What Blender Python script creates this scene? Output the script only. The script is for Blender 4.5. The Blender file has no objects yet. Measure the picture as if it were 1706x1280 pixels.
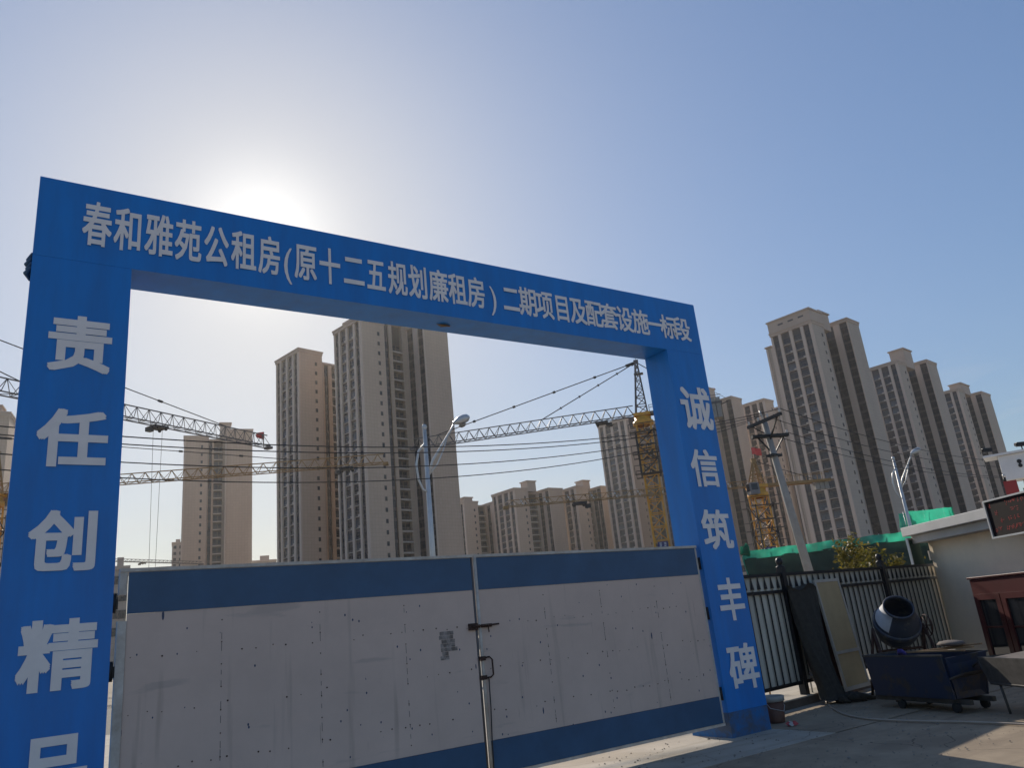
import bpy, bmesh, math, random
from mathutils import Vector, Matrix
random.seed(7)
S = bpy.context.scene
COL = S.collection
rad = math.radians

# ------------------------------------------------------------------ camera
# world axes: X along the gate, Y away through the gate, Z up.  The rows below are the world axes seen from the camera.
RX = (0.83722793, 0.08504535, 0.5402006)
RY = (-0.53800965, 0.30504132, 0.78580876)
RZ = (-0.09795412, -0.94853417, 0.30114433)
EYE = Vector((0, 0, 1.6))
cam = bpy.data.cameras.new('camera')
cam.sensor_width = 36.0
cam.lens = 1282.0 / 1706.0 * 36.0
cam.clip_start = 0.1
cam.clip_end = 6000
camera = bpy.data.objects.new('camera', cam)
COL.objects.link(camera)
camera.matrix_world = Matrix(((RX[0], -RX[1], -RX[2], EYE.x), (RY[0], -RY[1], -RY[2], EYE.y),
                              (RZ[0], -RZ[1], -RZ[2], EYE.z), (0, 0, 0, 1)))
S.camera = camera

# ------------------------------------------------------------------ sky, sun, exposure
SUN_EL, SUN_AZ = 28.9, 15.7
w = bpy.data.worlds.new('World')
S.world = w
w.use_nodes = True
nt = w.node_tree
bg = nt.nodes['Background']
sky = nt.nodes.new('ShaderNodeTexSky')
sky.sky_type = 'NISHITA'
sky.sun_disc = False
sky.sun_elevation = rad(SUN_EL)
sky.sun_rotation = rad(SUN_AZ)
sky.altitude = 1000
sky.air_density = 1.3
sky.dust_density = 2.0
sky.ozone_density = 3.0
SKY_STRENGTH = 0.15
# thin bright streaks of cloud low over the horizon
wtc = nt.nodes.new('ShaderNodeTexCoord')
wmp = nt.nodes.new('ShaderNodeMapping')
wmp.inputs['Scale'].default_value = (2.2, 2.2, 11.0)
nt.links.new(wtc.outputs['Generated'], wmp.inputs[0])
wn = nt.nodes.new('ShaderNodeTexNoise')
wn.inputs['Scale'].default_value = 2.1
wn.inputs['Detail'].default_value = 7
wn.inputs['Distortion'].default_value = 0.4
nt.links.new(wmp.outputs[0], wn.inputs['Vector'])
wr = nt.nodes.new('ShaderNodeMapRange')
wr.inputs[1].default_value = 0.46; wr.inputs[2].default_value = 0.72
wr.inputs[3].default_value = 0.0; wr.inputs[4].default_value = 0.45
nt.links.new(wn.outputs['Fac'], wr.inputs[0])
wsp = nt.nodes.new('ShaderNodeSeparateXYZ')
nt.links.new(wtc.outputs['Generated'], wsp.inputs[0])
wh = nt.nodes.new('ShaderNodeMapRange')
wh.inputs[1].default_value = 0.07; wh.inputs[2].default_value = 0.27
wh.inputs[3].default_value = 1.0; wh.inputs[4].default_value = 0.0
nt.links.new(wsp.outputs[2], wh.inputs[0])
wm = nt.nodes.new('ShaderNodeMath'); wm.operation = 'MULTIPLY'
nt.links.new(wr.outputs[0], wm.inputs[0]); nt.links.new(wh.outputs[0], wm.inputs[1])
wx = nt.nodes.new('ShaderNodeMix'); wx.data_type = 'RGBA'
nt.links.new(wm.outputs[0], wx.inputs[0])
nt.links.new(sky.outputs[0], wx.inputs[6])
wx.inputs[7].default_value = (12.5, 12.0, 11.2, 1)
# hazy air rolls the glare round the sun off softly: c / (1 + k * mean(c))
wd = nt.nodes.new('ShaderNodeVectorMath'); wd.operation = 'DOT_PRODUCT'
wd.inputs[1].default_value = (1 / 3, 1 / 3, 1 / 3)
wtint = nt.nodes.new('ShaderNodeVectorMath'); wtint.operation = 'MULTIPLY'
wtint.inputs[1].default_value = (0.945, 1.0, 1.085)
nt.links.new(wx.outputs[2], wtint.inputs[0])
nt.links.new(wtint.outputs[0], wd.inputs[0])
wk = nt.nodes.new('ShaderNodeMath'); wk.operation = 'MULTIPLY_ADD'
wk.inputs[1].default_value = 1.05 * 1.11 * SKY_STRENGTH; wk.inputs[2].default_value = 1.0
nt.links.new(wd.outputs['Value'], wk.inputs[0])
wv = nt.nodes.new('ShaderNodeMath'); wv.operation = 'DIVIDE'; wv.inputs[0].default_value = 1.11
nt.links.new(wk.outputs[0], wv.inputs[1])
ws = nt.nodes.new('ShaderNodeVectorMath'); ws.operation = 'SCALE'
nt.links.new(wtint.outputs[0], ws.inputs[0]); nt.links.new(wv.outputs[0], ws.inputs['Scale'])
# the aureole close round the sun
SUNV = (math.sin(rad(SUN_AZ)) * math.cos(rad(SUN_EL)), math.cos(rad(SUN_AZ)) * math.cos(rad(SUN_EL)), math.sin(rad(SUN_EL)))
wa = nt.nodes.new('ShaderNodeVectorMath'); wa.operation = 'DOT_PRODUCT'
wa.inputs[1].default_value = SUNV
wnrm = nt.nodes.new('ShaderNodeVectorMath'); wnrm.operation = 'NORMALIZE'
nt.links.new(wtc.outputs['Generated'], wnrm.inputs[0])
nt.links.new(wnrm.outputs[0], wa.inputs[0])
wc = nt.nodes.new('ShaderNodeMath'); wc.operation = 'MAXIMUM'; wc.inputs[1].default_value = 0.0
nt.links.new(wa.outputs['Value'], wc.inputs[0])
last = ws.outputs[0]
for power, col in ((360.0, (2.8, 2.7, 2.45)), (40.0, (0.28, 0.278, 0.14)), (9.0, (0.085, 0.088, 0.035))):
    wp = nt.nodes.new('ShaderNodeMath'); wp.operation = 'POWER'; wp.inputs[1].default_value = power
    nt.links.new(wc.outputs[0], wp.inputs[0])
    wgc = nt.nodes.new('ShaderNodeVectorMath'); wgc.operation = 'SCALE'
    wgc.inputs[0].default_value = col
    nt.links.new(wp.outputs[0], wgc.inputs['Scale'])
    wadd = nt.nodes.new('ShaderNodeVectorMath'); wadd.operation = 'ADD'
    nt.links.new(last, wadd.inputs[0]); nt.links.new(wgc.outputs[0], wadd.inputs[1])
    last = wadd.outputs[0]
nt.links.new(wadd.outputs[0], bg.inputs[0])
bg.inputs[1].default_value = SKY_STRENGTH
sun = bpy.data.lights.new('sun', 'SUN')
sun.energy = 4.8
sun.angle = rad(0.55)
sun.color = (1.0, 0.90, 0.77)
sun_ob = bpy.data.objects.new('sun', sun)
COL.objects.link(sun_ob)
SUND = Vector((math.sin(rad(SUN_AZ)) * math.cos(rad(SUN_EL)), math.cos(rad(SUN_AZ)) * math.cos(rad(SUN_EL)), math.sin(rad(SUN_EL))))
sun_ob.location = SUND * 50
sun_ob.rotation_euler = SUND.to_track_quat('Z', 'Y').to_euler()
S.view_settings.view_transform = 'Standard'
S.view_settings.look = 'None'
S.view_settings.exposure = 0.0
S.view_settings.gamma = 1.0
S.view_settings.use_curve_mapping = False


# ------------------------------------------------------------------ surveying helpers: pixel of the photo -> point in the world
def ray(px, py):
    d = (px - 853.0, py - 640.0, 1282.0)
    v = Vector((sum(a * b for a, b in zip(RX, d)), sum(a * b for a, b in zip(RY, d)), sum(a * b for a, b in zip(RZ, d))))
    return v.normalized()


def on_y(px, py, y):
    d = ray(px, py)
    return EYE + d * (y / d.y)


def on_z(px, py, z):
    d = ray(px, py)
    return EYE + d * ((z - EYE.z) / d.z)


def at(px, py, rho):
    d = ray(px, py)
    return EYE + d * (rho / math.hypot(d.x, d.y))


# ------------------------------------------------------------------ materials
def mat(name, col, rough=0.7, metal=0.0, var=0.12, scale=3.0, col2=None, bump=0.0, spec=0.5, stretch=(1, 1, 1)):
    m = bpy.data.materials.new(name)
    m.use_nodes = True
    t = m.node_tree
    b = t.nodes['Principled BSDF']
    b.inputs['Roughness'].default_value = rough
    b.inputs['Metallic'].default_value = metal
    b.inputs['Specular IOR Level'].default_value = spec
    tc = t.nodes.new('ShaderNodeTexCoord')
    mp = t.nodes.new('ShaderNodeMapping')
    mp.inputs['Scale'].default_value = stretch
    t.links.new(tc.outputs['Object'], mp.inputs[0])
    n = t.nodes.new('ShaderNodeTexNoise')
    n.inputs['Scale'].default_value = scale
    n.inputs['Detail'].default_value = 6
    n.inputs['Roughness'].default_value = 0.65
    t.links.new(mp.outputs[0], n.inputs['Vector'])
    r = t.nodes.new('ShaderNodeValToRGB')
    c2 = col2 or tuple(c * (1 - 2.2 * var) for c in col)
    r.color_ramp.elements[0].position = 0.3
    r.color_ramp.elements[1].position = 0.68
    r.color_ramp.elements[0].color = (*[max(0, c) for c in c2], 1)
    r.color_ramp.elements[1].color = (*col, 1)
    t.links.new(n.outputs['Fac'], r.inputs[0])
    t.links.new(r.outputs[0], b.inputs['Base Color'])
    if bump:
        bp = t.nodes.new('ShaderNodeBump')
        bp.inputs['Strength'].default_value = bump
        bp.inputs['Distance'].default_value = 0.02
        t.links.new(n.outputs['Fac'], bp.inputs['Height'])
        t.links.new(bp.outputs[0], b.inputs['Normal'])
    m['ramp'] = r.name
    return m


def node_mix(t, fac, a, b):
    x = t.nodes.new('ShaderNodeMix')
    x.data_type = 'RGBA'
    if isinstance(fac, float):
        x.inputs[0].default_value = fac
    else:
        t.links.new(fac, x.inputs[0])
    for sock, val in ((x.inputs[6], a), (x.inputs[7], b)):
        if isinstance(val, tuple):
            sock.default_value = (*val, 1)
        else:
            t.links.new(val, sock)
    return x.outputs[2]


def math_node(t, op, a, b=None, c=None):
    x = t.nodes.new('ShaderNodeMath')
    x.operation = op
    for i, v in enumerate((a, b, c)):
        if v is None:
            continue
        if isinstance(v, (int, float)):
            x.inputs[i].default_value = v
        else:
            t.links.new(v, x.inputs[i])
    return x.outputs[0]


def wall_mat(name, col, grid=True):
    """beige rendered wall with tile joints, slight staining"""
    m = mat(name, col, 0.8, var=0.06, scale=0.12, spec=0.3, stretch=(1, 1, 0.35))
    t = m.node_tree
    b = t.nodes['Principled BSDF']
    base = t.nodes[m['ramp']].outputs[0]
    tc = t.nodes.new('ShaderNodeTexCoord')
    sp = t.nodes.new('ShaderNodeSeparateXYZ')
    t.links.new(tc.outputs['Object'], sp.inputs[0])
    h = math_node(t, 'ADD', sp.outputs[0], sp.outputs[1])
    cb = t.nodes.new('ShaderNodeCombineXYZ')
    t.links.new(h, cb.inputs[0])
    t.links.new(sp.outputs[2], cb.inputs[1])
    br = t.nodes.new('ShaderNodeTexBrick')
    br.offset = 0.0
    br.inputs['Scale'].default_value = 1.0
    br.inputs['Mortar Size'].default_value = 0.03
    br.inputs['Mortar Smooth'].default_value = 0.2
    br.inputs['Brick Width'].default_value = 1.05
    br.inputs['Row Height'].default_value = 0.98
    br.inputs['Color1'].default_value = (1, 1, 1, 1)
    br.inputs['Color2'].default_value = (0.94, 0.93, 0.92, 1)
    br.inputs['Mortar'].default_value = (0.68, 0.67, 0.66, 1)
    t.links.new(cb.outputs[0], br.inputs['Vector'])
    mx = t.nodes.new('ShaderNodeMix')
    mx.data_type = 'RGBA'
    mx.blend_type = 'MULTIPLY'
    mx.inputs[0].default_value = 0.8 if grid else 0.0
    t.links.new(base, mx.inputs[6])
    t.links.new(br.outputs['Color'], mx.inputs[7])
    t.links.new(mx.outputs[2], b.inputs['Base Color'])
    return m


M = {}
M['blue'] = mat('blue banner vinyl', (0.008, 0.215, 0.66), 0.42, var=0.07, scale=1.6, col2=(0.016, 0.165, 0.50), bump=0.22, spec=0.45, stretch=(2.2, 2.2, .35))
M['blue_dirty'] = mat('dirty blue vinyl base', (0.012, 0.15, 0.42), 0.6, var=0.22, scale=4, col2=(0.07, 0.10, 0.15))
M['letter'] = mat('white vinyl letters', (0.88, 0.83, 0.80), 0.5, var=0.05, scale=4)
M['gate_white'] = mat('gate panel white paint', (0.66, 0.51, 0.43), 0.5, var=0.06, scale=1.3)
M['gate_blue'] = mat('gate band blue paint', (0.034, 0.105, 0.215), 0.45, var=0.12, scale=2.0)
M['gate_pole'] = mat('chipped white pole paint', (0.62, 0.58, 0.52), 0.5, var=0.2, scale=7, col2=(0.40, 0.34, 0.28))
M['rust'] = mat('rusty iron', (0.10, 0.05, 0.035), 0.75, 0.3, var=0.2, scale=18, col2=(0.03, 0.018, 0.015))
M['dark_iron'] = mat('black iron paint', (0.018, 0.018, 0.02), 0.5, 0.2, var=0.15, scale=8)
M['sheet'] = mat('grey corrugated sheet', (0.62, 0.59, 0.49), 0.55, 0.0, var=0.2, scale=1.1, stretch=(1, 1, .3))
M['wall'] = wall_mat('beige tower wall', (0.545, 0.42, 0.325))
M['wall_plain'] = wall_mat('beige tower pilaster', (0.61, 0.49, 0.405), grid=False)
M['wall_cool'] = wall_mat('greyer tower wall', (0.49, 0.405, 0.335))
M['wall_dark'] = wall_mat('dark brown tower wall', (0.27, 0.225, 0.20))  # one even, darker brown for a whole tower
M['wall_grey'] = wall_mat('tan far wall', (0.40, 0.345, 0.30))
M['cornice'] = mat('roof band render', (0.50, 0.39, 0.315), 0.8, var=0.06, scale=.2)
M['slab'] = mat('balcony slab render', (0.52, 0.45, 0.40), 0.8, var=0.06, scale=.4)
M['glass'] = mat('window glass', (0.016, 0.024, 0.045), 0.12, 0.0, var=0.2, scale=.35, spec=0.4)
M['glass_b'] = mat('window glass with curtain', (0.085, 0.105, 0.15), 0.14, 0.0, var=0.3, scale=.8, spec=0.55)
M['spandrel'] = mat('violet grey spandrel', (0.058, 0.050, 0.060), 0.7, var=.12, scale=.9)
M['frame'] = mat('window frame', (0.05, 0.05, 0.065), 0.5)
M['rail'] = mat('grey balcony rail', (0.22, 0.20, 0.20), 0.5)
M['balcony_shade'] = mat('balcony interior shade', (0.085, 0.068, 0.06), 0.85, var=.1)  # dark colour stands for the shade at the back of balcony recesses
M['yellow'] = mat('crane yellow paint', (0.85, 0.40, 0.04), 0.45, var=0.15, scale=2)
M['jib_brown'] = mat('ochre brown jib steel', (0.36, 0.20, 0.06), 0.5, var=.15)  # duller ochre than the mast yellow
M['crane_grey'] = mat('crane grey steel', (0.13, 0.12, 0.12), 0.5, 0.3, var=0.1)
M['crane_dark'] = mat('crane dark steel', (0.045, 0.045, 0.05), 0.6, 0.2)
M['white_box'] = mat('white painted metal', (0.72, 0.72, 0.72), 0.45, var=0.06)
M['red'] = mat('red flag cloth', (0.70, 0.03, 0.03), 0.7)
M['alarm_red'] = mat('weathered red enamel', (0.30, 0.035, 0.035), 0.6)
M['pink'] = mat('faded red flag cloth', (0.80, 0.10, 0.09), 0.7)
M['purple'] = mat('purple sign enamel', (0.03, 0.03, 0.16), 0.4)
M['galv'] = mat('galvanised steel', (0.55, 0.56, 0.56), 0.35, 0.35, var=0.08, scale=5)
M['lamp_glass'] = mat('lamp diffuser', (0.25, 0.24, 0.22), 0.3)
M['concrete_pole'] = mat('concrete pole', (0.34, 0.32, 0.29), 0.85, var=0.12, scale=4)
M['wire'] = mat('black cable sheath', (0.02, 0.02, 0.02), 0.6)
M['insul'] = mat('white porcelain', (0.6, 0.58, 0.55), 0.25)
M['house'] = mat('grey white plaster', (0.86, 0.72, 0.54), 0.85, var=0.07, scale=1.2)
M['roof_slab'] = mat('roof edge concrete', (0.52, 0.51, 0.49), 0.8, var=0.08, scale=2)
M['red_wood'] = mat('dark red lacquered wood', (0.085, 0.012, 0.013), 0.4, var=0.15, scale=3, stretch=(1, 1, .2))
M['cab_glass'] = mat('cabinet glass', (0.025, 0.026, 0.03), 0.06, spec=0.8)
M['led_black'] = mat('dark display face', (0.010, 0.007, 0.009), 0.75, spec=.15)
M['door_panel'] = mat('beige door sheet', (0.50, 0.37, 0.20), 0.6, var=0.08, scale=3)
M['door_frame'] = mat('pale aluminium frame', (0.55, 0.50, 0.42), 0.45, 0.1)
M['shade'] = mat('black shade cloth', (0.050, 0.044, 0.034), 0.95, var=0.2, scale=14, bump=0.4)
M['brown_board'] = mat('dark red board', (0.085, 0.022, 0.02), 0.7, var=.2)
M['bin_blue'] = mat('navy painted hopper steel', (0.007, 0.020, 0.052), 0.5, 0.0, var=0.25, scale=4, col2=(0.035, 0.034, 0.034))
M['mixer_blue'] = mat('mixer drum steel', (0.042, 0.052, 0.075), 0.55, 0.1, var=0.2, scale=6, col2=(0.12, 0.115, 0.105))
M['mixer_white'] = mat('white patch on drum', (0.55, 0.57, 0.60), 0.7, var=0.1, scale=8)  # plain white for a patch on the drum
M['cart'] = mat('dirty cart steel', (0.085, 0.078, 0.07), 0.7, 0.1, var=0.25, scale=9)
M['cart_wood'] = mat('cement crusted tray', (0.15, 0.125, 0.11), 0.85, var=0.2, scale=9)
M['tyre'] = mat('tyre rubber', (0.02, 0.02, 0.02), 0.85)
M['hose'] = mat('pale hose plastic', (0.42, 0.35, 0.28), 0.5)
M['wood'] = mat('raw timber', (0.32, 0.20, 0.10), 0.8, var=.2, scale=6)
M['bucket'] = mat('brown stained bucket', (0.17, 0.075, 0.045), 0.6, var=0.25, scale=12, col2=(0.07, 0.035, 0.03))
M['bucket_rim'] = mat('pale bucket rim', (0.42, 0.40, 0.36), 0.5)
M['scrap'] = mat('red paper scrap', (0.42, 0.05, 0.05), 0.7)
M['stem'] = mat('shrub bark', (0.10, 0.07, 0.04), 0.9)
M['purple_rag'] = mat('violet rag', (0.09, 0.07, 0.30), 0.9)

# leaf material, translucent
def leaf_mat(name, c1, c2):
    m = bpy.data.materials.new(name); m.use_nodes = True; t = m.node_tree
    b = t.nodes['Principled BSDF']; b.inputs['Roughness'].default_value = 0.6
    oi = t.nodes.new('ShaderNodeNewGeometry')
    r = t.nodes.new('ShaderNodeValToRGB')
    r.color_ramp.elements[0].color = (*c1, 1); r.color_ramp.elements[1].color = (*c2, 1)
    t.links.new(oi.outputs['Random Per Island'], r.inputs[0])
    t.links.new(r.outputs[0], b.inputs['Base Color'])
    tr = t.nodes.new('ShaderNodeBsdfTranslucent')
    t.links.new(r.outputs[0], tr.inputs[0])
    mx = t.nodes.new('ShaderNodeMixShader'); mx.inputs[0].default_value = 0.45
    t.links.new(b.outputs[0], mx.inputs[1]); t.links.new(tr.outputs[0], mx.inputs[2])
    t.links.new(mx.outputs[0], t.nodes['Material Output'].inputs[0])
    return m
M['leaf'] = leaf_mat('shrub leaves', (0.07, 0.075, 0.012), (0.22, 0.17, 0.03))
M['leaf_far'] = leaf_mat('far leaves', (0.03, 0.06, 0.015), (0.07, 0.10, 0.03))

# green debris net: translucent woven sheet
def net_mat(name, col, alpha, trans):
    m = bpy.data.materials.new(name); m.use_nodes = True; t = m.node_tree
    b = t.nodes['Principled BSDF']; b.inputs['Roughness'].default_value = 0.8
    tc = t.nodes.new('ShaderNodeTexCoord')
    n = t.nodes.new('ShaderNodeTexNoise'); n.inputs['Scale'].default_value = 0.8; n.inputs['Detail'].default_value = 5
    t.links.new(tc.outputs['Object'], n.inputs['Vector'])
    r = t.nodes.new('ShaderNodeValToRGB')
    r.color_ramp.elements[0].color = (*[c * .6 for c in col], 1); r.color_ramp.elements[1].color = (*col, 1)
    r.color_ramp.elements[0].position = .3; r.color_ramp.elements[1].position = .7
    t.links.new(n.outputs['Fac'], r.inputs[0]); t.links.new(r.outputs[0], b.inputs['Base Color'])
    tr = t.nodes.new('ShaderNodeBsdfTranslucent'); t.links.new(r.outputs[0], tr.inputs[0])
    mx = t.nodes.new('ShaderNodeMixShader'); mx.inputs[0].default_value = trans
    t.links.new(b.outputs[0], mx.inputs[1]); t.links.new(tr.outputs[0], mx.inputs[2])
    tp = t.nodes.new('ShaderNodeBsdfTransparent')
    m2 = t.nodes.new('ShaderNodeMixShader'); m2.inputs[0].default_value = alpha
    t.links.new(tp.outputs[0], m2.inputs[1]); t.links.new(mx.outputs[0], m2.inputs[2])
    t.links.new(m2.outputs[0], t.nodes['Material Output'].inputs[0])
    return m
M['net'] = net_mat('green debris netting', (0.05, 0.55, 0.35), 0.88, 0.75)
M['net_dark'] = net_mat('netting darkened as shade', (0.030, 0.070, 0.050), 0.94, 0.25)  # darker copy of the net: shade below the bright band put into colour

def splotch(key, p0, p1):
    r = M[key].node_tree.nodes[M[key]['ramp']].color_ramp
    r.elements[0].position = p0; r.elements[1].position = p1
splotch('bin_blue', .38, .47)
splotch('mixer_blue', .36, .46)
splotch('blue_dirty', .40, .62)

# gate panel: paint specks and drips of blue, faint dents
def panel_mat():
    m = M['gate_white']; t = m.node_tree; b = t.nodes['Principled BSDF']
    base = t.nodes[m['ramp']].outputs[0]
    tc = t.nodes.new('ShaderNodeTexCoord')

    def specks(sx, sz, seed, rmax, gate):
        mp = t.nodes.new('ShaderNodeMapping')
        mp.inputs['Scale'].default_value = (sx, 0.0, sz)
        mp.inputs['Location'].default_value = (seed, 0, seed * .7)
        t.links.new(tc.outputs['Object'], mp.inputs[0])
        v = t.nodes.new('ShaderNodeTexVoronoi')
        v.inputs['Scale'].default_value = 1.0
        t.links.new(mp.outputs[0], v.inputs['Vector'])
        sp = t.nodes.new('ShaderNodeSeparateColor')
        t.links.new(v.outputs['Color'], sp.inputs[0])
        size = math_node(t, 'MULTIPLY', sp.outputs[1], rmax)
        hit = math_node(t, 'LESS_THAN', v.outputs['Distance'], size)
        keep = math_node(t, 'GREATER_THAN', sp.outputs[0], gate)
        return math_node(t, 'MULTIPLY', hit, keep)
    # more splashes low on the panel and towards its left: a large soft noise decides where they are
    n = t.nodes.new('ShaderNodeTexNoise'); n.inputs['Scale'].default_value = 1.1
    t.links.new(tc.outputs['Object'], n.inputs['Vector'])
    zone = math_node(t, 'GREATER_THAN', n.outputs['Fac'], 0.40)
    f1 = math_node(t, 'MULTIPLY', specks(15, 10, 1.3, 0.125, 0.5), zone)
    f2 = math_node(t, 'MULTIPLY', specks(8, 2.0, 4.1, 0.085, 0.6), zone)
    f = math_node(t, 'MAXIMUM', f1, f2)
    def streaks(sx, sz, lo, hi, amount):
        mp = t.nodes.new('ShaderNodeMapping'); mp.inputs['Scale'].default_value = (sx, 1, sz)
        t.links.new(tc.outputs['Object'], mp.inputs[0])
        q = t.nodes.new('ShaderNodeTexNoise'); q.inputs['Scale'].default_value = 1.0; q.inputs['Detail'].default_value = 5
        t.links.new(mp.outputs[0], q.inputs['Vector'])
        mr = t.nodes.new('ShaderNodeMapRange')
        mr.inputs[1].default_value = lo; mr.inputs[2].default_value = hi; mr.inputs[3].default_value = 0; mr.inputs[4].default_value = amount
        t.links.new(q.outputs['Fac'], mr.inputs[0])
        return mr.outputs[0]
    c = node_mix(t, streaks(9, .55, .60, .74, .45), base, (0.30, 0.235, 0.19))      # old rain runs
    c = node_mix(t, streaks(1.1, 7, .63, .70, .30), c, (0.24, 0.22, 0.21))          # scuffs
    c = node_mix(t, streaks(26, 1.2, .70, .74, .55), c, (0.16, 0.09, 0.06))         # thin rust runs
    c = node_mix(t, f, c, (0.03, 0.05, 0.11))
    t.links.new(c, b.inputs['Base Color'])
panel_mat()


# ------------------------------------------------------------------ mesh helpers
class MB:
    def __init__(s):
        s.v, s.f, s.m, s.sm = [], [], [], []

    def face(s, idx, mi=0, smooth=False):
        s.f.append(idx); s.m.append(mi); s.sm.append(smooth)

    def box(s, x0, x1, y0, y1, z0, z1, mi=0):
        b = len(s.v)
        s.v += [(x0, y0, z0), (x1, y0, z0), (x1, y1, z0), (x0, y1, z0), (x0, y0, z1), (x1, y0, z1), (x1, y1, z1), (x0, y1, z1)]
        for q in ((0, 3, 2, 1), (4, 5, 6, 7), (0, 1, 5, 4), (1, 2, 6, 5), (2, 3, 7, 6), (3, 0, 4, 7)):
            s.face([b + i for i in q], mi)
        return s

    def hexa(s, pts, mi=0):
        b = len(s.v); s.v += [tuple(p) for p in pts]
        for q in ((0, 3, 2, 1), (4, 5, 6, 7), (0, 1, 5, 4), (1, 2, 6, 5), (2, 3, 7, 6), (3, 0, 4, 7)):
            s.face([b + i for i in q], mi)
        return s

    def bar(s, a, c, w, mi=0, h=None):
        a, c = Vector(a), Vector(c)
        d = (c - a)
        if d.length < 1e-6:
            return s
        d.normalize()
        up = Vector((0, 0, 1)) if abs(d.z) < 0.95 else Vector((1, 0, 0))
        x = d.cross(up).normalized(); y = x.cross(d)
        hw, hh = w / 2, (h or w) / 2
        p = [a - x * hw - y * hh, a + x * hw - y * hh, a + x * hw + y * hh, a - x * hw + y * hh]
        s.hexa(p + [q + (c - a) for q in p], mi)
        return s

    def tube(s, pts, r, n=8, mi=0, cap=True):
        pts = [Vector(p) for p in pts]
        rs = r if isinstance(r, (list, tuple)) else [r] * len(pts)
        b = len(s.v)
        prev = None
        for i, p in enumerate(pts):
            d = (pts[min(i + 1, len(pts) - 1)] - pts[max(i - 1, 0)]).normalized()
            if prev is None:
                up = Vector((0, 0, 1)) if abs(d.z) < 0.9 else Vector((1, 0, 0))
                x = d.cross(up).normalized()
            else:
                x = (prev - d * prev.dot(d)).normalized()
            prev = x
            y = d.cross(x)
            for k in range(n):
                a = 2 * math.pi * k / n
                s.v.append(tuple(p + (x * math.cos(a) + y * math.sin(a)) * rs[i]))
        for i in range(len(pts) - 1):
            for k in range(n):
                k2 = (k + 1) % n
                s.face([b + i * n + k, b + i * n + k2, b + (i + 1) * n + k2, b + (i + 1) * n + k], mi, n > 5)
        if cap:
            s.face([b + k for k in range(n)][::-1], mi)
            s.face([b + (len(pts) - 1) * n + k for k in range(n)], mi)
        return s

    def lathe(s, prof, n=24, mi=0, mat4=None, mis=None):
        b = len(s.v)
        for r, z in prof:
            for k in range(n):
                a = 2 * math.pi * k / n
                p = Vector((r * math.cos(a), r * math.sin(a), z))
                s.v.append(tuple(mat4 @ p if mat4 else p))
        for i in range(len(prof) - 1):
            for k in range(n):
                k2 = (k + 1) % n
                s.face([b + i * n + k, b + i * n + k2, b + (i + 1) * n + k2, b + (i + 1) * n + k], mis(i, k) if mis else mi, True)
        return s

    def build(s, name, mats, parent=None, loc=(0, 0, 0), rotz=0.0):
        me = bpy.data.meshes.new(name)
        me.from_pydata([tuple(v) for v in s.v], [], s.f)
        for m in (mats if isinstance(mats, (list, tuple)) else [mats]):
            me.materials.append(M[m] if isinstance(m, str) else m)
        me.polygons.foreach_set('material_index', s.m)
        me.polygons.foreach_set('use_smooth', s.sm)
        me.validate(); me.update()
        return link(name, me, parent, loc, rotz)


def link(name, me, parent=None, loc=(0, 0, 0), rotz=0.0):
    o = bpy.data.objects.new(name, me)
    COL.objects.link(o)
    o.location = loc
    o.rotation_euler = (0, 0, rotz)
    if parent:
        o.parent = parent
    return o


def tag(o, label, cat, group=None, kind=None):
    if label: o['label'] = label
    if cat: o['category'] = cat
    if group: o['group'] = group
    if kind: o['kind'] = kind
    return o


def thing(name, label, cat, loc=(0, 0, 0), rotz=0.0, group=None):
    o = bpy.data.objects.new(name, None)
    COL.objects.link(o)
    o.location = loc
    o.rotation_euler = (0, 0, rotz)
    o.empty_display_size = 0.3
    return tag(o, label, cat, group)


def bevel(o, width=0.01, seg=2):
    m = o.modifiers.new('bevel', 'BEVEL')
    m.width = width; m.segments = seg; m.limit_method = 'ANGLE'
    return o


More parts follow.
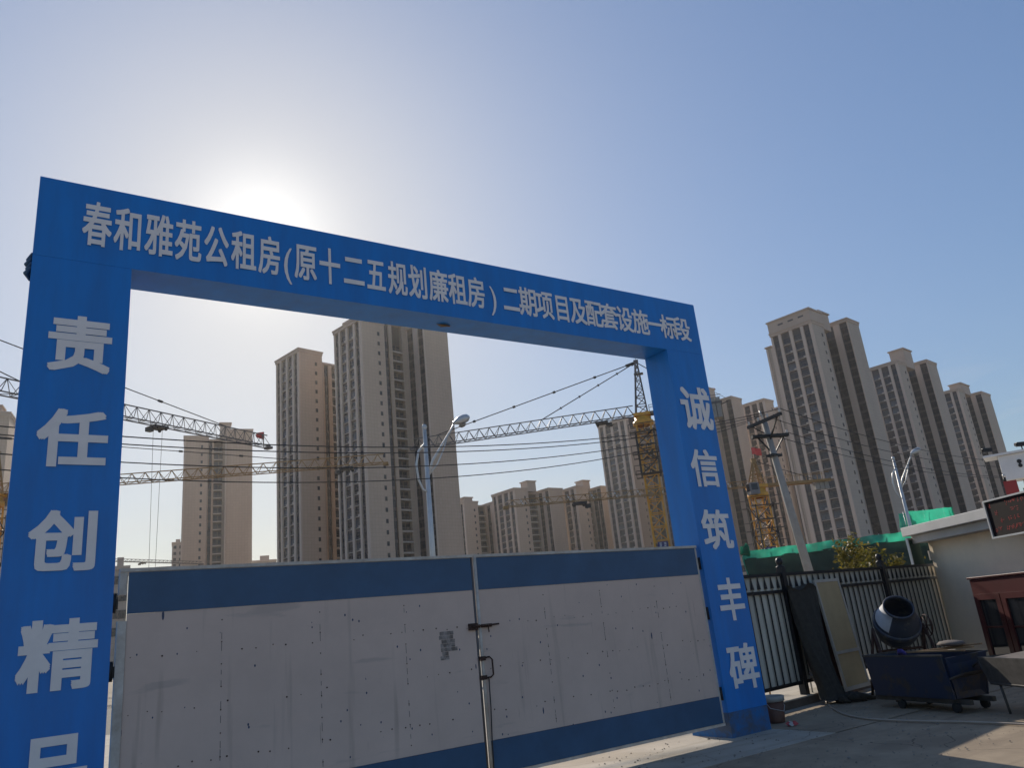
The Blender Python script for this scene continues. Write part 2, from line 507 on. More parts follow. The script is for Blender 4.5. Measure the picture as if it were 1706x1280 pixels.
# ------------------------------------------------------------------ ground
gm = mat('site ground', (0.36, 0.30, 0.225), 0.95, var=0.14, scale=0.05, spec=.2)
g = MB(); g.box(-2500, 2500, -400, 4000, -1.0, -0.02)
g.build('ground', gm)['kind'] = 'structure'
cm = mat('worn concrete yard', (0.46, 0.415, 0.345), 0.9, var=0.1, scale=1.5, bump=0.25, spec=.25)
g = MB(); g.box(-40, 60, 6.55, 24, -0.3, 0.0)
g.build('concrete_strip', cm)['kind'] = 'structure'
am = mat('dusty asphalt', (0.36, 0.285, 0.20), 0.9, var=0.15, scale=2.2, bump=0.3, spec=.25)
def wear(m, stain, crack):
    t = m.node_tree; b = t.nodes['Principled BSDF']; base = t.nodes[m['ramp']].outputs[0]
    tc = t.nodes.new('ShaderNodeTexCoord')
    n = t.nodes.new('ShaderNodeTexNoise'); n.inputs['Scale'].default_value = .55; n.inputs['Detail'].default_value = 8; n.inputs['Distortion'].default_value = .8
    t.links.new(tc.outputs['Object'], n.inputs['Vector'])
    mr = t.nodes.new('ShaderNodeMapRange'); mr.inputs[1].default_value = .5; mr.inputs[2].default_value = .62; mr.inputs[4].default_value = .6
    t.links.new(n.outputs['Fac'], mr.inputs[0])
    c = node_mix(t, mr.outputs[0], base, stain)
    mp = t.nodes.new('ShaderNodeMapping'); mp.inputs['Rotation'].default_value = (0, 0, .45); mp.inputs['Scale'].default_value = (.35, 5.5, 1)
    t.links.new(tc.outputs['Object'], mp.inputs[0])
    n2 = t.nodes.new('ShaderNodeTexNoise'); n2.inputs['Scale'].default_value = 1.0; n2.inputs['Detail'].default_value = 4
    t.links.new(mp.outputs[0], n2.inputs['Vector'])
    m2 = t.nodes.new('ShaderNodeMapRange'); m2.inputs[1].default_value = .54; m2.inputs[2].default_value = .66; m2.inputs[4].default_value = .45
    t.links.new(n2.outputs['Fac'], m2.inputs[0])
    c = node_mix(t, m2.outputs[0], c, stain)                                  # tyre tracks
    n3 = t.nodes.new('ShaderNodeTexNoise'); n3.inputs['Scale'].default_value = 2.0; n3.inputs['Detail'].default_value = 3
    t.links.new(tc.outputs['Object'], n3.inputs['Vector'])
    vm = t.nodes.new('ShaderNodeVectorMath'); vm.operation = 'MULTIPLY_ADD'; vm.inputs[1].default_value = (.35, .35, .35)
    t.links.new(n3.outputs['Color'], vm.inputs[0]); t.links.new(tc.outputs['Object'], vm.inputs[2])
    v = t.nodes.new('ShaderNodeTexVoronoi'); v.feature = 'DISTANCE_TO_EDGE'; v.inputs['Scale'].default_value = .62
    t.links.new(vm.outputs[0], v.inputs['Vector'])
    lt = math_node(t, 'MULTIPLY', math_node(t, 'LESS_THAN', v.outputs['Distance'], .0035), math_node(t, 'GREATER_THAN', n.outputs['Fac'], .53))
    c = node_mix(t, math_node(t, 'MULTIPLY', lt, .6), c, crack)
    t.links.new(c, b.inputs['Base Color'])
wear(am, (0.20, 0.155, 0.11), (0.05, 0.04, 0.03))
wear(cm, (0.30, 0.26, 0.20), (0.10, 0.085, 0.07))
g = MB(); g.box(-40, 60, -25, 6.55, -0.3, -0.004)
g.box(8.75, 60, 6.55, 8.28, -0.3, 0.004)
g.build('forecourt', am)['kind'] = 'structure'
rm_ = mat('road asphalt', (0.07, 0.068, 0.065), 0.9, var=0.1, scale=.8)
g = MB(); g.box(-300, 400, 24, 40, -0.3, -0.012)
g.build('road', rm_)['kind'] = 'structure'


# ------------------------------------------------------------------ Chinese lettering
GLYPHS = {}


def glyph(ch, cx, cz, wd, ht, y, bold, parent, name='character', depth=0.0012):
    """one printed character as a mesh of its own; the stroke is fattened by laying shifted copies of the outline together"""
    if ch not in GLYPHS:
        cu = bpy.data.curves.new('glyph', 'FONT')
        cu.body = ch
        cu.size = 1.0
        cu.resolution_u = 3
        o = bpy.data.objects.new('glyph', cu)
        COL.objects.link(o)
        dg = bpy.context.evaluated_depsgraph_get()
        me = bpy.data.meshes.new_from_object(o.evaluated_get(dg))
        GLYPHS[ch] = ([tuple(v.co) for v in me.vertices], [list(p.vertices) for p in me.polygons])
        bpy.data.objects.remove(o)
        bpy.data.curves.remove(cu)
        bpy.data.meshes.remove(me)
    vs, fs = GLYPHS[ch]
    mb = MB()
    k = 0
    for dx in (-1, 0, 1):
        for dz in (-1, 0, 1):
            b = len(mb.v)
            yy = y - depth - 0.00012 * k
            k += 1
            for v in vs:
                mb.v.append(((v[0] - 0.5 + dx * bold) * wd + cx, yy, (v[1] - 0.38 + dz * bold * .9) * ht + cz))
            for f in fs:
                mb.face([b + i for i in f])
    return mb.build(name, 'letter', parent)


# ------------------------------------------------------------------ the blue gate arch
GY = 7.51                       # front face of the arch
ARD = 0.47                      # its depth
arch = thing('gate_arch', 'tall blue site gate arch with white Chinese lettering on beam and both pillars', 'gate arch', (4.4, GY, 0))
AX = -4.4


def wrapped(x0, x1, z0, z1, nx, nz, y0=0.0, y1=ARD, wob=0.006, mi=0):
    """box whose front is a slightly uneven stretched sheet"""
    mb = MB()
    b = 0
    for j in range(nz + 1):
        for i in range(nx + 1):
            x = x0 + (x1 - x0) * i / nx
            z = z0 + (z1 - z0) * j / nz
            e = 0 if i in (0, nx) or j in (0, nz) else 1
            mb.v.append((x, y0 + e * (random.uniform(-wob, wob)), z))
    for j in range(nz):
        for i in range(nx):
            a = b + j * (nx + 1) + i
            mb.face([a, a + 1, a + nx + 2, a + nx + 1], mi, True)
    c = len(mb.v)
    mb.v += [(x0, y0, z0), (x1, y0, z0), (x1, y1, z0), (x0, y1, z0), (x0, y0, z1), (x1, y0, z1), (x1, y1, z1), (x0, y1, z1)]
    for q in ((0, 3, 2, 1), (4, 5, 6, 7), (1, 2, 6, 5), (2, 3, 7, 6), (3, 0, 4, 7)):
        mb.face([c + k for k in q], mi)
    return mb


pl = wrapped(0.03 + AX, 0.85 + AX, 0.0, 5.268, 8, 40).build('pillar', 'blue', arch)
pr = wrapped(7.97 + AX, 8.72 + AX, 0.302, 5.268, 8, 38).build('pillar', 'blue', arch)
beam = wrapped(0.03 + AX, 8.72 + AX, 5.27, 6.08, 60, 8).build('beam', 'blue', arch)
mb = MB(); mb.box(7.972 + AX, 8.718 + AX, 0.0, 0.70, 0.0, 0.30)
mb.build('pillar_base', 'blue_dirty', arch)
mb = MB()
for x0, x1 in ((0.0, 8.75),):
    mb.box(.03 + AX, 8.72 + AX, 0.004, ARD, 6.082, 6.094)
mb.build('top_flashing', 'blue', arch)
# folded loose cloth at the outer left edge below the beam
mb = MB()
for k in range(4):
    z = 5.26 - k * 0.045
    mb.tube([(AX + 0.03, 0.05, z + .04), (AX + .005 - 0.012 * (k % 2), 0.12, z), (AX + 0.03, .2, z - .03)], [0.012, 0.024, 0.012], 7)
mb.build('cloth_fold', 'gate_blue', arch)
mb = MB()
tp = on_y(738, 541, 7.75)
t0 = on_z(738, 541, 5.27)
for k in range(3):
    mb.tube([(t0.x - 4.4 - 0.09 + .04 * k, t0.y - GY + .03 * k, 5.262), (t0.x - 4.4 + .02 * k, t0.y - GY - .03, 5.25), (t0.x - 4.4 + .1, t0.y - GY + .01 * k, 5.264)], [.004, .012, .004], 6)
mb.build('torn_flap', 'wood', arch)
# lettering on the beam: every glyph is set where the photo has it
beam_text = [('春', 137, 187), ('和', 190, 238), ('雅', 241, 289), ('苑', 291, 336), ('公', 339, 381), ('租', 385, 427), ('房', 430, 468),
             ('(', 474, 482), ('原', 490, 528), ('十', 531, 567), ('二', 571, 607), ('五', 610, 642), ('规', 646, 678), ('划', 680, 712),
             ('廉', 714, 746), ('租', 747, 777), ('房', 778, 808), (')', 819, 829), ('二', 837, 865), ('期', 864, 894), ('项', 893, 921), ('目', 923, 949),
             ('及', 949, 976), ('配', 975, 1003), ('套', 1001, 1028), ('设', 1027, 1053), ('施', 1053, 1080), ('一', 1077, 1102), ('标', 1100, 1125), ('段', 1121, 1149)]
for ch, xa, xb in beam_text:
    t = (xa - 137) / 1010.0
    yt, yb = 336 + t * (535 - 336), 412 + t * (572 - 412)       # top and bottom of the line of text
    a, c = on_y(xa, (yt + yb) / 2, GY), on_y(xb, (yt + yb) / 2, GY)
    cx = (a.x + c.x) / 2
    zt, zb = on_y((xa + xb) / 2, yt, GY).z, on_y((xa + xb) / 2, yb, GY).z
    if ch in '()':
        glyph(ch, cx + AX + (0.115 if ch == '(' else 0.095), (zt + zb) / 2, 0.34, (zt - zb) * 1.02, -0.0065, 0.004, beam)
    else:
        glyph(ch, cx + AX, (zt + zb) / 2, (c.x - a.x) * 1.02, (zt - zb) * 1.02, -0.0065, 0.019, beam)
for text, spots in (('责任创精品', [(76, 189, 527, 621), (61, 181, 682, 779), (46, 167, 850, 953), (28, 163, 1032, 1152), (20, 150, 1222, 1352)]),
                    ('诚信筑丰碑', [(1132, 1188, 645, 717), (1149, 1201, 749, 812), (1167, 1222, 849, 917), (1194, 1243, 962, 1036), (1211, 1267, 1071, 1151)])):
    left = text[0] == '责'
    for ch, (xa, xb, ya, yb) in zip(text, spots):
        ym = (ya + yb) / 2; xm = (xa + xb) / 2
        a, c = on_y(xa, ym, GY), on_y(xb, ym, GY)
        if not left:
            # the tilt of the photo skews a glyph's box: measure the width at half height
            pass
        zt, zb = on_y(xm, ya, GY).z, on_y(xm, yb, GY).z
        wd = (c.x - a.x)
        ht = zt - zb
        glyph(ch, (a.x + c.x) / 2 + AX - (0 if left else .012), (zt + zb) / 2, wd * (1.0 if left else .90), ht * 1.02, -0.0065, 0.030 if left else 0.022, pl if left else pr)

# ------------------------------------------------------------------ the two gate leaves
def gate_leaf(label, x0, x1, left):
    root = thing('gate_leaf', label, 'gate', ((x0 if left else x1), 7.575, 0.19), 0, 'leaves of the site gate')
    o = x0 if left else x1
    a, b = x0 - o, x1 - o
    z = 0.19
    e = .075 if left else .04
    mb = MB(); mb.box(a + e, b - .035, -0.012, 0.03, 0.505 - z, 2.035 - z)
    n = 4
    for k in range(1, n):                    # broken seam lines of the sheets
        xs = a + (b - a) * k / n + random.uniform(-.03, .03)
        for zz in [0.56 + 0.1 * q for q in range(14)]:
            if random.random() < .7:
                mb.box(xs - .002, xs + .002, -0.0135, -0.0121, zz - z, zz + random.uniform(.03, .095) - z, 1)
        for zz in [0.6 + 0.19 * q for q in range(8)]:
            mb.tube([(xs, -0.016, zz - z), (xs, -0.0121, zz - z)], .006, 6, 2)
    for zz in (0.78, 1.22, 1.66):            # screw heads
        for q in range(26):
            xx = a + .12 + (b - a - .24) * q / 25 + random.uniform(-.02, .02)
            if random.random() < .62:
                z2 = zz + random.uniform(-.02, .02) - z
                mb.tube([(xx, -0.016, z2), (xx, -0.0121, z2)], random.uniform(.004, .0085), 6, 2)
    mb.build('panel', ['gate_white', 'crane_grey', 'rust'], root)
    mb = MB(); mb.box(a + e, b - .035, -0.018, 0.03, 2.038 - z, 2.385 - z)
    mb.build('top_band', 'gate_blue', root)
    mb = MB(); mb.box(a + e, b - .035, -0.018, 0.03, 0.0, 0.502 - z)
    mb.build('bottom_band', 'gate_blue', root)
    mb = MB(); mb.box(a, b, -0.03, 0.035, 2.39 - z, 2.42 - z)
    mb.build('top_rail', 'gate_pole', root)
    mb = MB(); mb.box(a + .002, b - .002, -0.02, 0.03, -0.035, -0.003)
    mb.build('bottom_rail', 'gate_pole', root)
    mb = MB()
    if left:
        mb.tube([(b - .018, 0.0, 0.0 - .03), (b - .018, 0, 2.41 - z)], .016, 10)
        mb.build('edge_pole', 'crane_grey', root)
        mb = MB(); mb.box(a - .0, a + .072, -.025, .04, 0.0, 1.98 - z); mb.box(a - .0, a + .06, -.025, .04, 2.2 - z, 2.385 - z)
        mb.build('hinge_stile', 'gate_pole', root)
    else:
        mb.tube([(a + .016, -0.012, 0.0 - .03), (a + .016, -0.012, 2.425 - z)], .019, 10)
        mb.build('edge_pole', 'gate_pole', root)
        mb = MB(); mb.box(b - .033, b, -.012, .03, 0.0, 2.385 - z)
        mb.build('hinge_stile', 'gate_pole', root)
    for zz in ((2.05, 1.5, .5) if left else (2.1, 1.45, .45)):
        mb = MB()
        e = a if left else b
        s = -1 if left else 1
        mb.tube([(e + s * .035, .0, zz - z), (e + s * .035, .0, zz + .16 - z)], .024, 8)
        mb.box(min(e, e + s * .07), max(e, e + s * .07), -.01, .012, zz + .03 - z, zz + .12 - z)
        mb.build('hinge', 'dark_iron', root)
    return root, o, z


leafL, oL, zL = gate_leaf('left gate leaf with a scuffed poster patch, white sheet between blue bands', 0.895, 4.425, True)
leafR, oR, zR = gate_leaf('right gate leaf with rusty slide bolt and pull handle, white between blue bands', 4.432, 7.935, False)
# bolt
mb = MB()
p = on_y(798, 1044, 7.555)
mb.box(p.x - oR - .02, p.x - oR + .16, -.03, -.013, p.z - zR - .018, p.z - zR + .018)
mb.tube([(p.x - oR - .10, -.045, p.z - zR), (p.x - oR + .24, -.045, p.z - zR + .006)], .009, 8)
mb.tube([(p.x - oR + .10, -.045, p.z - zR), (p.x - oR + .10, -.055, p.z - zR - .07)], .007, 8)
bolt = mb.build('slide_bolt', 'rust', leafR)
mb = MB()
mb.box(p.x - oL - .13, p.x - oL - .02, -.036, -.013, p.z - zL - .035, p.z - zL + .035)
mb.build('bolt_keeper', 'rust', leafL)
# rust run under the bolt, pull handle
hp, hq = on_y(803, 1098, 7.55), on_y(806, 1128, 7.55)
mb = MB()
x = hp.x - oR + .02
mb.tube([(x - .03, -.012, hp.z - zR), (x + .07, -.03, hp.z - zR + .01), (x + .085, -.06, hp.z - zR - .02), (x + .085, -.06, hq.z - zR + .01), (x + .07, -.03, hq.z - zR - .015), (x - .03, -.012, hq.z - zR - .02)], .0095, 8)
for zz in (hp.z, hq.z - .01):
    mb.box(x - .055, x + .02, -.04, -.013, zz - zR - .022, zz - zR + .022)
mb.build('pull_handle', 'rust', leafR)
mb = MB()
mb.tube([(x + .04, -.035, hq.z - zR - .02), (x + .035, -.035, hq.z - zR - .3), (x + .02, -.03, hq.z - zR - .62), (x + .012, -.03, 0.02)], .006, 6)
mb.build('hanging_cord', 'wire', leafR)
# scuffed poster remnant on the left leaf
pm = mat('torn poster paper remnant', (0.36, 0.31, 0.28), 0.8, var=0.0, scale=20, col2=(0.17, 0.14, 0.12))
pm.node_tree.nodes[pm['ramp']].color_ramp.elements[0].position = .40
pm.node_tree.nodes[pm['ramp']].color_ramp.elements[1].position = .58
a, c = on_y(731, 1054, 7.555), on_y(764, 1098, 7.555)
mb = MB()
for k in range(7):                       # ragged strips of paper
    z1 = a.z + (c.z - a.z) * k / 7
    z0 = a.z + (c.z - a.z) * (k + .93) / 7
    mb.box(a.x - oL + random.uniform(0, .03), c.x - oL - random.uniform(0, .05) - .1 * (k > 4), -.0145, -.0122, z0 - zL, z1 - zL)
mb.build('poster_remnant', pm, leafL)


# ------------------------------------------------------------------ apartment towers
FH = 2.95


def window_mesh(wd, ht, kind):
    """facing -x, centred on y=0, z from 0; pieces: frame, glass, sill, rail"""
    mb = MB()
    h2 = wd / 2
    mb.box(-0.02, 0.05, -h2, h2, 0, ht, 1)                          # glass slab
    f = 0.07
    for a, b in ((-h2, -h2 + f), (h2 - f, h2), (-f / 2 + wd * .06, f / 2 + wd * .06)):
        mb.box(-0.07, -0.022, a, b, 0, ht, 0)
    for a, b in ((0, f), (ht - f, ht), (ht * .66, ht * .66 + f)):
        mb.box(-0.066, -0.023, -h2 + f, h2 - f, a, b, 0)
    if kind == 'main':
        mb.box(-0.42, -0.001, -h2 - .1, h2 + .1, -0.22, -0.08, 2)      # sill slab that carries the outdoor units
        mb.box(-0.40, -0.36, -h2 - .08, h2 + .08, 0.22, 0.28, 3)
        for k in range(3):
            y = -h2 + .02 + (wd - .04) * k / 2
            mb.box(-0.40, -0.36, y - .02, y + .02, -0.08, 0.22, 3)
        if random.random() < .6:
            mb.box(-0.38, -0.05, -h2 + .1, -h2 + .85, -0.08, 0.42, 2)
    return mb


def balcony_mesh(wd, dp):
    """facing -y: slab beam, parapet, rail, glazed door behind; width along x from 0"""
    mb = MB()
    mb.box(0, wd, 0.0, dp - .05, -0.14, 0.10, 0)
    mb.box(0, wd, 0.0, 0.12, 0.10, 0.30, 0)
    mb.box(0, wd, 0.03, 0.07, 0.95, 1.02, 2)
    for k in range(7):
        x = .03 + (wd - .06) * k / 6
        mb.box(x - .015, x + .015, 0.03, 0.07, .30, .95, 2)
    mb.box(0.25, wd * .48, dp - .08, dp - .01, 0.1, 2.4, 1)
    mb.box(wd * .62, wd - .25, dp - .08, dp - .01, 0.9, 2.3, 1)
    return mb


WCACHE = {}


def shared(key, fn, mats, name):
    if key not in WCACHE:
        mb = fn()
        o = mb.build(name, mats)
        WCACHE[key] = o.data
        bpy.data.objects.remove(o)
    return WCACHE[key]


def roof_band(mb, x0, x1, y0, y1, z, over=0.35, hh=0.9):
    """cornice: a stepped band round a block, closed on top"""
    mb.box(x0 - over, x1 + over, y0 - over, y1 + over, z - .45, z, 0)
    mb.box(x0 - .18, x1 + .18, y0 - .18, y1 + .18, z - hh - .35, z - .452, 0)


def tower(label, origin, deg, zt, zt2=None, b1=8.0, b2s=21.5, b2e=30.3, rm=5.8, pr=2.3, lv=13.6, zmin=0.0,
          crown=0.0, step=0.0, mid=None, house=(11.0, 18.0, 3.0, 8.0, 4.5), wall='wall', group='apartment towers beyond the site', detail=True, end_window=False):
    """origin: ground point of the corner between the two faces seen; local x along the entrance face, local y away"""
    zt2 = zt2 or zt
    zm = mid or min(zt, zt2)
    root = thing('apartment_tower', label, 'apartment tower', (origin[0], origin[1], 0), rad(deg), group)
    W = MB()
    D = 0.42
    # block one
    W.box(D, b1, 0, lv, 0, zt)
    cols = [(0.95, 2.75, 'side'), (3.75, 6.4, 'main'), (7.4, 10.15, 'main'), (11.1, 12.95, 'side')]
    k = lv / 13.6
    cols = [(a * k, b * k, c) for a, b, c in cols]
    edges = [0.0] + [q for a, b, _ in cols for q in (a, b)] + [lv]
    R = MB()
    for i in range(0, len(edges), 2):
        pr_ = 0.12 if 0 < i < len(edges) - 2 else 0.0
        R.box(-pr_, D - .0, edges[i] + (.002 if i == 0 else 0), edges[i + 1], 0, zt - .9)
    # middle
    dc = (12.4, 13.8) if b2s > 20 else (b1 + .4, b1 + 1.5)
    bc = (15.1, 18.75) if b2s > 20 else (b1 + 2.2, b2s - .9)
    W.box(b1, b2s, rm + 1.2, lv, 0, zm - .8)
    R2 = [(b1, dc[0]), (dc[1], bc[0]), (bc[1], b2s)]
    for a, b in R2:
        W.box(a, b, rm, rm + 1.198, 0, zm - .8)
    # block two
    W.box(b2s + D, b2e, -pr, lv - .3, 0, zt2)
    c2 = [(-pr + .3, 0.55), (rm - 3.1, rm - .2)]
    e2 = [-pr] + [q for a, b in c2 for q in (a, b)] + [rm + 1.0]
    for i in range(0, len(e2), 2):
        R.box(b2s, b2s + D, e2[i] + (.002 if i == 0 else 0), e2[i + 1], 0, zt2 - .9)
    if step:
        W.box(0.6, b1, lv, lv + 2.6, 0, zt - step)
        R.box(0.2, .6, lv + .05, lv + .8, 0, zt - step - .5)
        R.box(0.2, .6, lv + 1.9, lv + 2.55, 0, zt - step - .5)
    W.build('wall', wall, root)
    R.build('pilaster', 'wall_plain', root)
    for a, b, _ in cols:
        B = MB(); B.box(D - .02, D - .001, a + .003, b - .003, 0, zt - 1.0); B.build('bay_panel', 'spandrel', root)
    for a, b in c2:
        B = MB(); B.box(b2s + D - .02, b2s + D - .001, a + .003, b - .003, 0, zt2 - 1.0); B.build('bay_panel', 'spandrel', root)
    B = MB(); B.box(dc[0] + .003, dc[1] - .003, rm + .44, rm + .46, 0, zm - 1.3); B.build('bay_panel', 'spandrel', root)
    C = MB()
    roof_band(C, 0, b1, 0, lv, zt + .3)
    roof_band(C, b2s, b2e, -pr, lv - .3, zt2 + .3, .34)
    C.box(b1 + .4, b2s - .4, rm - .25, lv + .2, zm - 1.2, zm - .5)
    if crown:
        C.box(-.15, b1 + .15, -.15, lv + .15, zt + .302, zt + crown - .5)
        C.box(-.45, b1 + .45, -.45, lv + .45, zt + crown - .498, zt + crown)
        for q in range(3):
            y = lv * (q + .8) / 4
            C.box(-.18, -.149, y - .9, y + .9, zt + crown * .45, zt + crown * .45 + .55, 1)
    if step:
        C.box(0.1, b1 + .2, lv + .5, lv + 2.9, zt - step + .002, zt - step + .5)
    C.build('cornice', ['cornice', 'frame'], root)
    hx0, hx1, hy0, hy1, hh = house
    H = MB()
    zb = min(zt, zt2) - .6
    H.box(hx0, hx1, hy0, hy1, zb, zt + hh - .5)
    H.box(hx0 - .4, hx1 + .4, hy0 - .4, hy1 + .4, zt + hh - .498, zt + hh)
    H.build('roof_house', 'cornice', root)
    P_ = MB()
    P_.tube([(b1 + .06, -.06 + .2, 0), (b1 + .06, -.06 + .2, zt - 1)], .09, 6)
    P_.build('drain_pipe', 'rail', root)
    # windows: one object per window
    nf = int((zt - 2.6) / FH)
    f0 = max(0, int((zmin - 2) / FH))
    glass_pick = lambda: random.choice((0, 0, 1))
    for f in range(f0, nf):
        z = zt - 2.55 - (nf - f) * FH + .55
        if z < .4:
            continue
        for a, b, c in cols:
            wd = round(b - a - .06, 2)
            g_ = glass_pick() if c == 'main' else 0
            me = shared((c, wd, g_, random.randrange(4)), lambda: window_mesh(wd, 2.0 if c == 'main' else 2.1, c), ['frame', 'glass_b' if g_ else 'glass', 'slab', 'rail'], 'window')
            link('window' if c == 'main' else 'side_window', me, root, (D - .01, (a + b) / 2, z))
        z2 = zt2 - 2.55 - (nf - f) * FH + .75
        for q, (a, b) in enumerate(c2):
            wd = round(b - a - .06, 2)
            me = shared(('bay', wd), lambda: window_mesh(wd, 2.3, 'side'), ['frame', 'glass', 'slab', 'rail'], 'bay_window')
            link('bay_window', me, root, (b2s + D - .01, (a + b) / 2, z2))
        if detail:
            me = shared(('small',), lambda: window_mesh(.75, 1.15, 'side'), ['frame', 'glass', 'slab', 'rail'], 'small_window')
            link('small_window', me, root, (b1 - 2.1, -.01, z + .4), rad(90))
            me = shared(('stair',), lambda: window_mesh(1.34, 2.2, 'side'), ['frame', 'glass', 'slab', 'rail'], 'stair_window')
            link('stair_window', me, root, ((dc[0] + dc[1]) / 2, rm + .43, z), rad(90))
            wd = round(bc[1] - bc[0], 2)
            me = shared(('balcony', wd), lambda: balcony_mesh(wd, 1.2), ['slab', 'glass', 'rail'], 'balcony')
            link('balcony', me, root, (bc[0], rm - .06, z - .7))
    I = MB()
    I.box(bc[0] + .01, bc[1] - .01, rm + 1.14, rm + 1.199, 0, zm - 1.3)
    I.build('balcony_shade_sheet', 'balcony_shade', root)
    return root


def corner_of(px, py, z):
    p = on_z(px, py, z)
    return (p.x, p.y)


def shift(p, deg, s, r):
    c, q = math.cos(rad(deg)), math.sin(rad(deg))
    return (p[0] + c * s - q * r, p[1] + q * s + c * r)


tower('tallest tan tower in the gate opening, behind the near street lamp', corner_of(600, 531, 88), 12, 88.6, 91.5, zmin=14, b2s=20.5, b2e=30.0, mid=93.0, house=(2, 9, 6, 11, 2.4))
tower('second tall tower in the gate opening, its right side hidden by the tallest one', corner_of(497, 581, 88), 12, 88, zmin=14, house=(3.0, 6.5, 4, 8, 1.6))
tower('slim lone tan tower at the left of the gate opening, crossed by a crane jib', corner_of(307.4, 727.6, 82), -11, 82, 84.5, b1=8.3, b2s=14.5, b2e=24.2, rm=2.2, pr=.6, zmin=14, house=(12.6, 16.4, 3, 7, 6.4))
tower('lower block right of the tallest gate tower, with a boxy roof house on its middle', corner_of(856, 814, 62), 4, 62, zmin=16, lv=17.5, b2s=18.5, b2e=27.0, house=(10.5, 15.5, 3, 8, 4.6))
tower('lower block half hidden behind the right edge of the tallest tower under the beam', corner_of(772, 836, 60), 4, 60, zmin=16, lv=14, house=(2.0, 6.5, 2, 6, 2.6), b2s=17, b2e=23)
tower('lower block between the boxy-roofed block and the tower beside the yellow mast', corner_of(958, 811, 62), 4, 62, zmin=16, lv=17, house=(7.0, 11.5, 2, 7, 3.8), b2s=14.2, b2e=25, rm=4)
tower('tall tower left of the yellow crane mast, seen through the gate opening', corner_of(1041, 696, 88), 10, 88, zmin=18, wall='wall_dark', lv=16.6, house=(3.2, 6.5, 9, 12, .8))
c2 = corner_of(1217.7, 661, 88)
tower('tower just right of the right blue pillar with a wide blank sunless end wall', shift(c2, 12, -21.5, 2.3), 12, 88, zmin=14)
tower('tower behind the power pole crossarms, mostly hidden by the tallest right-hand tower', corner_of(1272, 665, 88), 9, 88, zmin=14, step=5, house=(3.2, 7, 6, 10, 1.2))
tower('tallest tower right of the gate, crowned by a thick stepped roof band', corner_of(1350.3, 533, 84), 9, 84, 88, zmin=14, wall='wall_cool', crown=4.2, step=4, lv=14.2, house=(9, 15.8, 1, 6, 5.6))
tower('middle one of three big towers right of the gate, with a square roof house', corner_of(1494, 601, 84.5), 9, 84.5, 88, zmin=12, wall='wall_cool', b2s=25, b2e=35.5, house=(11, 19, 0.5, 6, 7.4))
tower('rightmost big tower, ending in open sky above the white signal box', corner_of(1595.5, 647.5, 87), 9, 87, 88, zmin=12, wall='wall_cool', b2s=25, b2e=38, house=(9, 21, 1, 6, 4.6))
# far left, beside the left pillar
c = corner_of(17, 688, 80)
tower('brown tower cut by the left edge of the photo beside the left pillar', shift(c, -11, -24.2, 0.6), -11, 80, 80, b1=8.3, b2s=14.5, b2e=24.2, rm=2.2, pr=.6, zmin=12, house=(15.8, 21, 3, 8, 3.6))
c = corner_of(8, 706, 80)
tower('paler far tower peeping out between the brown tower and the left pillar', shift((c[0] * 1.25, c[1] * 1.25), -11, 0, 0), -11, 99.6, zmin=30, wall='wall_grey', house=(30, 31, 3, 4, .4), b1=8.3, b2s=14.5, b2e=24.2, detail=False)


def low_block(label, px0, px1, pyt, rho, hh=None, roof=None):
    a, b = at(px0, pyt, rho), at(px1, pyt, rho)
    d = Vector((b.x - a.x, b.y - a.y)); L = d.length
    z = (a.z + b.z) / 2
    root = thing('distant_building', label, 'building', (a.x, a.y, 0), math.atan2(d.y, d.x), 'low buildings on the horizon')
    mb = MB(); mb.box(0, L, 0, 12, 0, z)
    mb.build('wall', 'wall_grey', root)
    mb = MB(); mb.box(-.3, L + .3, -.3, 12.3, z - .001 + .002, z + .7)
    if roof: mb.box(L * .3, L * .7, 3, 8, z + .702, z + roof)
    mb.build('roof', 'cornice', root)
    nw = max(2, int(L / 3.2))
    for f in range(max(0, int(z / 3) - 4), int(z / 3)):
        for k in range(nw):
            me = shared(('low',), lambda: window_mesh(1.3, 1.5, 'side'), ['frame', 'glass', 'slab', 'rail'], 'window')
            link('window', me, root, ((k + .5) * L / nw, -.01, z - 2.6 - (int(z / 3) - 1 - f) * 3), rad(90))
    return root


low_block('narrow stepped block at the left foot of the slim lone tower', 287, 306, 906, 420, roof=2.5)
low_block('low pale block with a small roof box just right of the left pillar', 186, 214, 950, 160, roof=2.6)
low_block('dark low roof peeping over the gate left of the slim lone tower', 262, 284, 949, 240)
low_block('low roofs between the slim lone tower and the second tall tower', 421, 460, 936, 380, roof=3)
low_block('long low building far behind, right of the power pole, under the big towers', 1220, 1330, 930, 190)


